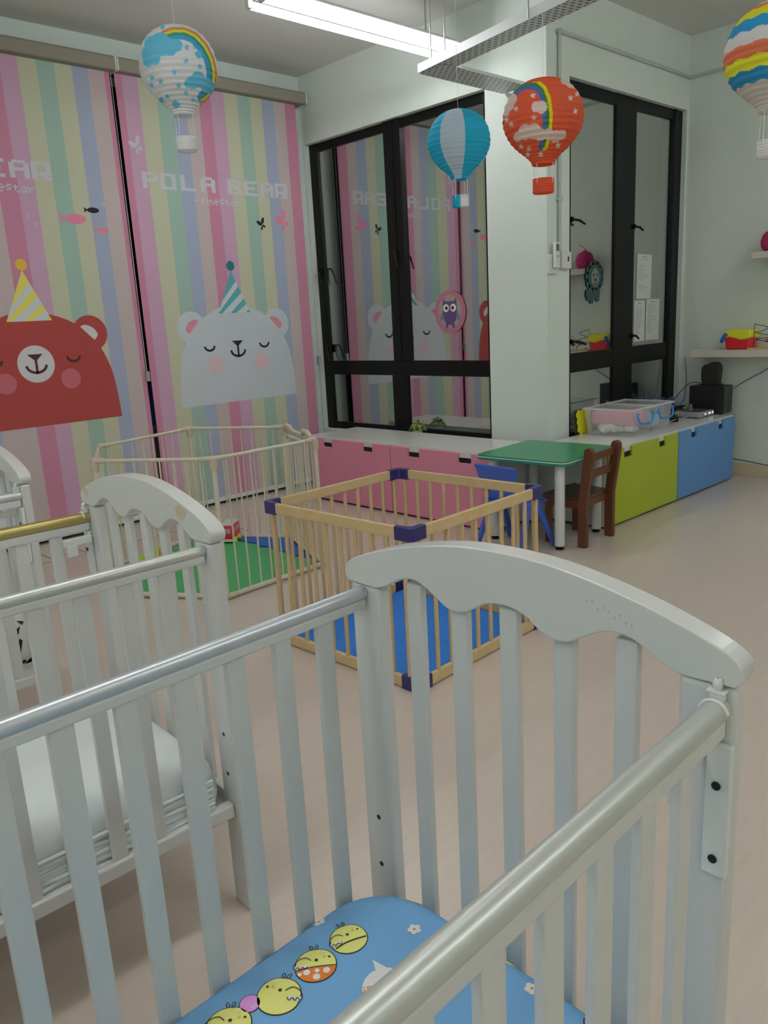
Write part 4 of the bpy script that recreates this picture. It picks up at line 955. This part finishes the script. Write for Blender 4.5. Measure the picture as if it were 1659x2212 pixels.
# ------------------------------------------------------------------ wall fittings
t = thing('remote_holder', 'white wall holder with an air conditioner remote on the pier', 'remote control holder', (4.425, YB, 1.565))
q = MB(); q.box(-.048, .048, -.022, 0, 0, .118); q.build('holder_body', WPLA, t, bevel=.003)
t2 = thing('remote_control', 'white remote control with grey screen in the wall holder', 'remote control', (4.432, YB - .0345, 1.60))
q = MB(); q.box(-.026, .026, -.010, .010, 0, .155); q.build('remote_body', mat('remote_white', (176, 176, 170), .4), t2, bevel=.005, seg=3)
q = MB(); q.box(-.014, .016, -.0112, -.010, .10, .143); q.build('remote_screen', mat('lcd_grey', (76, 84, 80), .3), t2)
q = MB(); q.box(-.014, -.004, -.0112, -.010, .065, .075); q.box(.004, .014, -.0112, -.010, .065, .075); q.build('remote_button', mat('button_grey', (120, 120, 116), .4), t2)
t = thing('socket_box', 'white square surface socket box under the vertical conduit', 'wall socket', (4.555, YB, 1.595))
q = MB(); q.box(-.052, .052, -.032, 0, 0, .105); q.build('box_body', WPLA, t, bevel=.004)
q = MB(); q.box(.008, .022, -.0335, -.032, .045, .075); q.build('rocker', SCREW, t)
q = MB(); q.tube(catmull([(4.50, YB - .013, 1.70), (4.50, YB - .013, 2.0), (4.50, YB - .013, 2.90), (4.51, YB - .013, 2.955), (4.55, YB - .013, 2.97), (5.4, YB - .013, 2.97), (6.1, YB - .013, 2.97), (6.195, YB - .013, 2.97), (6.207, YB - .03, 2.97), (6.207, 2.9, 2.97), (6.207, 1.4, 2.97)], 4), .011, 12)
for z in (2.02,): q.box(4.478, 4.522, YB - .026, YB, z - .01, z + .01)
tag(q.build('conduit_pipe', mat('conduit_white', (144, 150, 144), .5)), 'white conduit running down the pier and along the top of the walls', 'conduit')
# stickers and papers on the glass
PAPER = mat('paper', (156, 160, 156), .8); INKG = mat('ink_grey', (110, 112, 112), .8)
random.seed(2)
def paper(x0, x1, z0, z1, tilt, label, n=22):
    q = MB(); q.box(0, x1 - x0, -.0012, 0, 0, z1 - z0)
    w = x1 - x0; hgt = z1 - z0
    q.box(w * .35, w * .65, -.0016, -.0012, hgt - .022, hgt - .016, 1)
    for i in range(n):
        z = hgt - .04 - i * (hgt * .72) / n
        if random.random() < .15: continue
        q.box(w * .12, w * (.3 + .5 * random.random()), -.0016, -.0012, z, z + .0028, 1)
    o = q.build('notice_sheet', [PAPER, INKG]); o.location = (x0, 3.0985, z0); o.rotation_euler = (0, tilt, 0)
    return tag(o, label, 'paper notice', 'printed notices on the right window')
paper(5.585, 5.80, 1.39, 1.71, .02, 'upper printed white notice taped to the right window pane', 16)
paper(5.56, 5.72, 1.075, 1.375, .0, 'lower left printed notice on the right window pane')
paper(5.735, 5.94, 1.078, 1.383, .01, 'lower right printed notice on the right window pane')
# owl badge
t = thing('owl_badge', 'oval pink frame with a purple owl stuck on the left night window', 'window sticker', (4.438, 3.93, 1.367))
OWP = mat('owl_pink', (140, 84, 100), .7); OWB = mat('owl_backing', (120, 116, 110), .7); OWV = mat('owl_purple', (76, 54, 92), .7); OWL_ = mat('owl_lilac', (92, 88, 120), .7)
def yz(pts, d=0): return [(d, -a_, z) for a_, z in pts]
q = MB(); q.prism(circ(0, 0, .148, 40, ry=.152), lambda a_, z, d: (d, -a_, z), -.003, 0); q.build('oval_frame', OWP, t)
q = MB(); q.prism(circ(0, 0, .112, 40, ry=.118), lambda a_, z, d: (d, -a_, z), -.0042, -.003); q.build('oval_backing', OWB, t)
q = MB(); body = [(-.062, .10), (-.045, .075), (.045, .075), (.062, .10), (.068, .03), (.062, -.02), (.055, -.06), (.025, -.09), (-.025, -.09), (-.055, -.06), (-.062, -.02), (-.068, .03)]
q.prism(body, lambda a_, z, d: (d, -a_, z), -.0055, -.0042)
for s_ in (-1, 1): q.prism([(s_ * .02, -.085), (s_ * .045, -.085), (s_ * .04, -.112), (s_ * .02, -.112)], lambda a_, z, d: (d, -a_, z), -.0055, -.0042)
q.build('owl_body', OWV, t)
for s_ in (-1, 1):
    q = MB(); q.prism([(s_ * .07, .01), (s_ * .095, -.04), (s_ * .085, -.065), (s_ * .06, -.045)], lambda a_, z, d: (d, -a_, z), -.0058, -.0042); q.build('lilac_side_patch', OWL_, t)
for s_ in (-1, 1):
    q = MB(); q.prism(circ(s_ * .034, .028, .028, 20), lambda a_, z, d: (d, -a_, z), -.007, -.0055); q.build('white_eye_disc', PWH, t)
for s_ in (-1, 1):
    q = MB(); q.prism(circ(s_ * .030, .028, .013, 16), lambda a_, z, d: (d, -a_, z), -.0085, -.007); q.build('dark_eye_dot', OUTL, t)
# lion cut-out
t = thing('lion_cutout', 'teal paper lion with dark red mane on the right-hand window', 'paper lion', (5.008, 3.097, 1.52))
TEAL = mat('lion_teal', (34, 62, 60), .8); MANE = mat('lion_mane', (58, 36, 44), .8); LF = mat('lion_face', (86, 94, 86), .8)
def xz(a_, z, d): return (a_, d, z)
q = MB()
for k in range(12):
    a_ = 2 * PI * k / 12; q.prism(circ(.082 * math.cos(a_), .03 + .078 * math.sin(a_), .034, 14), xz, -.004, 0, 0 if math.sin(a_) < .55 else 1)
q.prism(circ(0, .03, .085, 30, ry=.08), xz, -.005, 0, 0); q.build('mane', [TEAL, MANE], t)
q = MB(); q.prism(circ(0, .02, .052, 26, ry=.06), xz, -.008, -.005); q.prism([(-.012, .085), (.012, .085), (.008, .03), (-.008, .03)], xz, -.0085, -.005); q.build('face', LF, t)
q = MB(); q.prism([(-.014, .015), (.014, .015), (0, -.005)], xz, -.0105, -.0085)
for s_ in (-1, 1): q.prism(circ(s_ * .022, .042, .006, 10), xz, -.0105, -.008)
for pq in stroke(circ(0, -.008, .02, 8, PI * 1.1, PI * 1.9), .004): q.prism(list(pq), xz, -.0105, -.008)
q.build('face_marks', OUTL, t)
q = MB(); q.prism([(-.07, -.05), (-.105, -.06), (-.11, -.10), (-.085, -.13), (-.06, -.13), (-.05, -.15), (-.02, -.15), (-.01, -.12), (.02, -.12), (.03, -.14), (.06, -.135), (.07, -.07), (.05, -.04)], xz, -.0035, 0); q.build('body', TEAL, t)

# ------------------------------------------------------------------ cable tray
t = thing('cable_tray', 'grey perforated cable tray hanging below the ceiling', 'cable tray', (3.60, 3.37, 2.68), 0)
TR = tray_material(); TRF = mat('tray_flange', (172, 176, 178), .4); TD = mat('tray_inside', (60, 62, 62), .6)
an = math.atan2(2.244 - 3.363, 3.392 - 3.594)       # main run direction
Mt = Matrix.Rotation(an + PI / 2, 4, 'Z')           # local -y along the run
Wt = .13
def runbox(x0, x1, y0, y1, z0, z1, m, nm):
    q = MB(); q.box(x0, x1, y0, y1, z0, z1); o = q.build(nm, m, t); o.rotation_euler = (0, 0, an + PI / 2); return o
runbox(0, Wt, -3.0, 0, 0, .003, TR, 'tray_floor'); runbox(-.003, 0, -3.0, 0, 0, .045, TRF, 'tray_flange'); runbox(Wt, Wt + .003, -3.0, -.22, 0, .045, TRF, 'tray_flange')
runbox(.02, Wt - .03, -2.98, -.1, .004, .052, TD, 'cable_bundle')
q = MB(); q.box(0, .765, -.20, -.008, -.004, -.001); o = q.build('tray_floor', TR, t); 
q = MB(); q.box(.14, .765, -.203, -.20, -.004, .014); q.box(.0, .765, -.008, -.005, -.004, .03); q.build('tray_flange', TRF, t)
for (x, y) in ((.08, -.03), (.12, -.10)):
    q = MB(); q.tube([(x, y, -.0), (x, y, ZC - 2.68 - .001)], .004, 8); q.build('hanger_rod', STEELR, t)
for s_ in (.9, 1.9):
    p = Mt @ Vector((-.012, -s_, 0)); q = MB(); q.tube([(p.x, p.y, .0), (p.x, p.y, ZC - 2.68 - .001)], .004, 8); q.build('hanger_rod', STEELR, t)

# ------------------------------------------------------------------ fluorescent battens
TUBE = emit_mat('fluorescent_glow', (.98, .99, 1.0), 21)
def batten(cx, cy, z, L, rz, label, rods=True, tubem=None):
    t = thing('fluorescent_light', label, 'ceiling light', (cx, cy, z), rz)
    q = MB(); q.prism([(-.03, .085), (.03, .085), (.085, .05), (.085, .045), (.025, .022), (-.025, .022), (-.085, .045), (-.085, .05)], lambda y, zz, d: (d, y, zz), -L / 2 + .01, L / 2 - .01); q.build('housing', mat('lamp_white', (190, 192, 192), .4), t)
    for sy in (-1, 1):
        q = MB(); q.tube([(-L / 2 + .03, sy * .055, 0), (L / 2 - .03, sy * .055, 0)], .019, 16); q.build('lamp_tube', tubem or TUBE, t)
        for sx in (-1, 1):
            q = MB(); q.box(sx * (L / 2 - .015) - .015, sx * (L / 2 - .015) + .015, sy * .055 - .017, sy * .055 + .017, -.018, .035); q.build('lamp_holder', WPLA, t, bevel=.006)
    if rods:
        for sx in (-1, 1):
            q = MB(); q.tube([(sx * L * .35, 0, .07), (sx * L * .35, 0, ZC - z - .001)], .005, 8); q.build('hanger_rod', STEELR, t)
batten(3.395, 3.59, 2.915, 1.49, 0, 'long white twin-tube fluorescent light glowing above the striped blinds')
for i, (x, y) in enumerate(((-1.1, 3.4), (-1.35, 1.1), (-1.2, -1.2), (2.4, -1.3), (5.1, .3), (.9, 1.2))):  # unseen battens, added to brighten the crib fronts and walls
    batten(x, y, 3.05, 1.49, 0, 'added unseen twin-tube fluorescent fill light, number %s from the glowing one' % ['two', 'three', 'four', 'five', 'six', 'seven'][i])

# ------------------------------------------------------------------ paper balloons
CAMP = Vector((0, 0, 1.34))
def in_union(u, v, cs): return any((u - a_) ** 2 + (v - b_) ** 2 < r * r for a_, b_, r in cs)
def path_dist(u, v, P):
    best = (9, 0)
    for (x0, y0), (x1, y1) in zip(P[:-1], P[1:]):
        dx, dy = x1 - x0, y1 - y0; L2 = dx * dx + dy * dy; t_ = max(0, min(1, ((u - x0) * dx + (v - y0) * dy) / L2))
        px, py = x0 + t_ * dx, y0 + t_ * dy; d = math.hypot(u - px, v - py)
        if d < best[0]: best = (d, (dx * (v - y0) - dy * (u - x0)))
    return best
def star(u, v, cx, cy, r):
    x, y = u - cx, v - cy; d = math.hypot(x, y)
    if d > r: return False
    a_ = (math.atan2(y, x) - PI / 2) % (2 * PI / 5); a_ = min(a_, 2 * PI / 5 - a_)
    return d < r * (.42 + .58 * (1 - a_ / (PI / 5)) ** 1.6)
A3 = lambda *c: alb(*c)[:3]
def pat_blue(u, v, az, z):
    a_ = math.degrees(az) % 120
    return A3(158, 168, 174) if (a_ > 85 or a_ < 11.5) else A3(36, 142, 168)
RP = [(( x - 433) / 218, (625 - y) / 218) for x, y in ((272, 496), (305, 468), (350, 455), (395, 463), (428, 492), (448, 540), (457, 600), (456, 660), (448, 710), (434, 762))]
RC = [((x - 433) / 218, (625 - y) / 218, r / 218) for x, y, r in ((300, 705, 24), (340, 685, 38), (385, 685, 38), (420, 705, 30), (460, 705, 28), (500, 720, 30), (530, 715, 24), (400, 570, 26), (425, 575, 30), (250, 545, 32), (270, 520, 28), (235, 575, 24), (550, 455, 24), (580, 470, 28), (600, 485, 18), (490, 735, 16))]
RS = [((x - 433) / 218, (625 - y) / 218) for x, y in ((382, 515), (292, 568), (240, 617), (265, 640), (386, 620), (600, 610), (575, 545), (612, 528), (315, 755), (357, 769), (350, 799), (420, 802), (512, 766))]
def pat_red(u, v, az, z):
    base = A3(206, 78, 52)
    if in_union(u, v, RC): return A3(196, 168, 160)
    d, s_ = path_dist(u, v, RP)
    if d < .115 and v < .8: 
        w = d * (1 if s_ > 0 else -1)
        return A3(200, 188, 20) if w > .035 else (A3(58, 108, 62) if w > -.035 else A3(60, 94, 158))
    for sx, sy in RS:
        if star(u, v, sx, sy, .075): return A3(200, 184, 178)
    return base
WP = [((x - 914) / 198, (318 - y) / 198) for x, y in ((868, 185), (910, 172), (960, 172), (1005, 190), (1045, 232), (1070, 285), (1078, 340), (1070, 395), (1052, 430), (1020, 455))]
WC = [((x - 914) / 198, (318 - y) / 198, r / 198) for x, y, r in ((775, 265, 36), (765, 295, 24), (800, 225, 42), (840, 220, 52), (880, 230, 40), (915, 222, 28), (800, 280, 30), (975, 385, 30), (1005, 372, 36), (1045, 400, 34), (1075, 415, 30), (950, 392, 18), (880, 485, 18), (893, 486, 10), (1018, 262, 17), (810, 468, 14))]
WS = [((x - 914) / 198, (318 - y) / 198) for x, y in ((963, 232), (952, 290), (1018, 315), (890, 341), (905, 400), (778, 365), (818, 382), (770, 400), (938, 432), (842, 450), (969, 463), (1012, 494), (855, 145), (1005, 228))]
def pat_white(u, v, az, z):
    if in_union(u, v, WC): return A3(84, 152, 200)
    d, s_ = path_dist(u, v, WP)
    if d < .14:
        w = d * (1 if s_ > 0 else -1)
        return A3(196, 110, 66) if w > .085 else (A3(206, 190, 60) if w > .02 else (A3(52, 120, 90) if w > -.035 else A3(60, 130, 170)))
    for sx, sy in WS:
        if star(u, v, sx, sy, .08): return A3(90, 150, 196)
    return A3(182, 186, 196)
def pat_stripe(u, v, az, z):
    zz = z - .018 * math.sin(az * 14)
    L = [(.80, (168, 168, 172)), (.70, (204, 100, 70)), (.50, (204, 188, 40)), (.27, (40, 122, 168)), (.02, (176, 176, 180)), (-.22, (200, 96, 68)), (-.44, (204, 188, 40)), (-.66, (40, 116, 160))]
    for th, c in L:
        if zz > th: return A3(*c)
    return A3(168, 162, 156)
VC = vcol_material('printed_paper')
EP = catmull([(.018, .150), (.06, .142), (.105, .112), (.138, .062), (.150, .0), (.144, -.045), (.124, -.088), (.096, -.122), (.066, -.150), (.047, -.172), (.042, -.188)], 18)
def balloon(x, y, z, pat, basketpat, label, scale=1.0, zs=.92, zdrop=0, bh=.052):
    t = thing('paper_balloon', label, 'paper lantern', (x, y, z))
    view = (CAMP - Vector((x, y, z))); hd = math.atan2(view.y, view.x); th = math.asin(-view.z / view.length) if False else math.atan2(z - CAMP.z, math.hypot(x, y))
    n = 300; V = []; F = []; cols = []
    tot = len(EP)
    for i, (r, zz) in enumerate(EP):
        zz = zz * zs
        rr = r + .0014 * math.sin(i * 2 * PI / 9.0) if 3 < i < tot - 2 else r
        for k in range(n):
            az = 2 * PI * k / n; wob = 1 + .004 * math.sin(az * 6 + zz * 30)
            px, py = rr * wob * math.cos(az), rr * wob * math.sin(az); V.append((px * scale, py * scale, zz * scale))
            ra = az - hd      # 0 facing the camera
            u = -math.sin(ra) * rr / .15 * -1; w = math.cos(ra) * rr / .15
            v = zz / .15 * math.cos(th) + w * math.sin(th)
            if w * math.cos(th) - zz / .15 * math.sin(th) < -.05: v = zz / .15; 
            cols.append(pat(u, v, ra, zz / .15))
    for i in range(tot - 1):
        for k in range(n): F.append((i * n + k, i * n + (k + 1) % n, (i + 1) * n + (k + 1) % n, (i + 1) * n + k))
    me = bpy.data.meshes.new('envelope'); me.from_pydata(V, [], F); me.materials.append(VC)
    ca = me.color_attributes.new('print', 'FLOAT_COLOR', 'POINT')
    ca.data.foreach_set('color', [c for col in cols for c in (*col, 1)])
    me.polygons.foreach_set('use_smooth', [True] * len(me.polygons))
    o = bpy.data.objects.new('envelope', me); COL.objects.link(o); o.parent = t
    # basket
    zb = -.255 - zdrop; V = []; F = []; cols = []
    bp = [(.040 + .0022 * math.sin(i * 2 * PI / 5), zb - bh * i / 30) for i in range(31)] + [(.034, zb - bh)]
    m_ = 48
    for r, zz in bp:
        for k in range(m_):
            az = 2 * PI * k / m_; V.append((r * math.cos(az) * scale, r * math.sin(az) * scale, zz * scale)); cols.append(basketpat(az - hd))
    for i in range(len(bp) - 1):
        for k in range(m_): F.append((i * m_ + k, i * m_ + (k + 1) % m_, (i + 1) * m_ + (k + 1) % m_, (i + 1) * m_ + k))
    me = bpy.data.meshes.new('basket'); me.from_pydata(V, [], F); me.materials.append(VC)
    ca = me.color_attributes.new('print', 'FLOAT_COLOR', 'POINT'); ca.data.foreach_set('color', [c for col in cols for c in (*col, 1)])
    me.polygons.foreach_set('use_smooth', [True] * len(me.polygons))
    o = bpy.data.objects.new('basket', me); COL.objects.link(o); o.parent = t
    for k in range(4):
        az = hd + PI / 4 + k * PI / 2 + .2; q = MB(); c_, s_ = math.cos(az), math.sin(az)
        q.tube(catmull([(.043 * c_ * scale, .043 * s_ * scale, -.185 * zs * scale), (.041 * c_ * scale, .041 * s_ * scale, -.215 * zs * scale), (.0425 * c_ * scale, .0425 * s_ * scale, (zb + .005) * scale), (.0405 * c_ * scale, .0405 * s_ * scale, (zb - .02) * scale)], 4), .0011, 6); q.build('basket_string', PWH, t)
    q = MB(); q.tube([(-.018 * scale, 0, .149 * zs * scale), (.018 * scale, 0, .149 * zs * scale)], .0012, 6); q.tube([(0, 0, .149 * zs * scale), (0, 0, ZC - z - .0005)], .0009, 6); q.build('hanging_thread', PWH, t)
WHc = A3(184, 188, 194)
balloon(1.827, 2.994, 2.344, pat_white, lambda a_: WHc, 'white paper hot-air balloon with blue clouds and a rainbow', zs=.94)
balloon(3.130, 2.682, 2.150, pat_blue, lambda a_: A3(40, 142, 166) if math.sin(a_) < .05 else WHc, 'turquoise and white panelled paper hot-air balloon', zs=.92, zdrop=-.01)
balloon(2.705, 1.899, 2.045, pat_red, lambda a_: A3(206, 78, 52), 'orange-red paper hot-air balloon with rainbow, clouds and stars', zs=.88, zdrop=-.04)
balloon(2.775, 1.085, 2.079, pat_stripe, lambda a_: WHc, 'striped orange, yellow and blue paper hot-air balloon cut off by the right edge')

# ------------------------------------------------------------------ world, camera
w = bpy.data.worlds.new('night'); scene.world = w; w.use_nodes = True
w.node_tree.nodes['Background'].inputs['Color'].default_value = (.004, .005, .006, 1); w.node_tree.nodes['Background'].inputs['Strength'].default_value = 1
yaw, pitch, roll, Fpx = math.radians(46.9456909), math.radians(13.69069466), math.radians(3.15337587), 1705.409
f = Vector((math.cos(yaw) * math.cos(pitch), math.sin(yaw) * math.cos(pitch), -math.sin(pitch)))
r = Vector((math.sin(yaw), -math.cos(yaw), 0)); d = f.cross(r)
r2 = math.cos(roll) * r + math.sin(roll) * d; d2 = -math.sin(roll) * r + math.cos(roll) * d
cam = bpy.data.cameras.new('camera'); co = bpy.data.objects.new('camera', cam); COL.objects.link(co)
up = -d2; bk_ = -f
co.matrix_world = Matrix(((r2.x, up.x, bk_.x, 0), (r2.y, up.y, bk_.y, 0), (r2.z, up.z, bk_.z, 1.34), (0, 0, 0, 1)))
cam.sensor_fit = 'HORIZONTAL'; cam.sensor_width = 36; cam.lens = Fpx / 1659 * 36; cam.clip_start = .02; cam.clip_end = 60
scene.camera = co
scene.view_settings.view_transform = 'Standard'; scene.view_settings.look = 'None'; scene.view_settings.gamma = 1
scene.view_settings.exposure = 0.1; scene.view_settings.use_curve_mapping = False
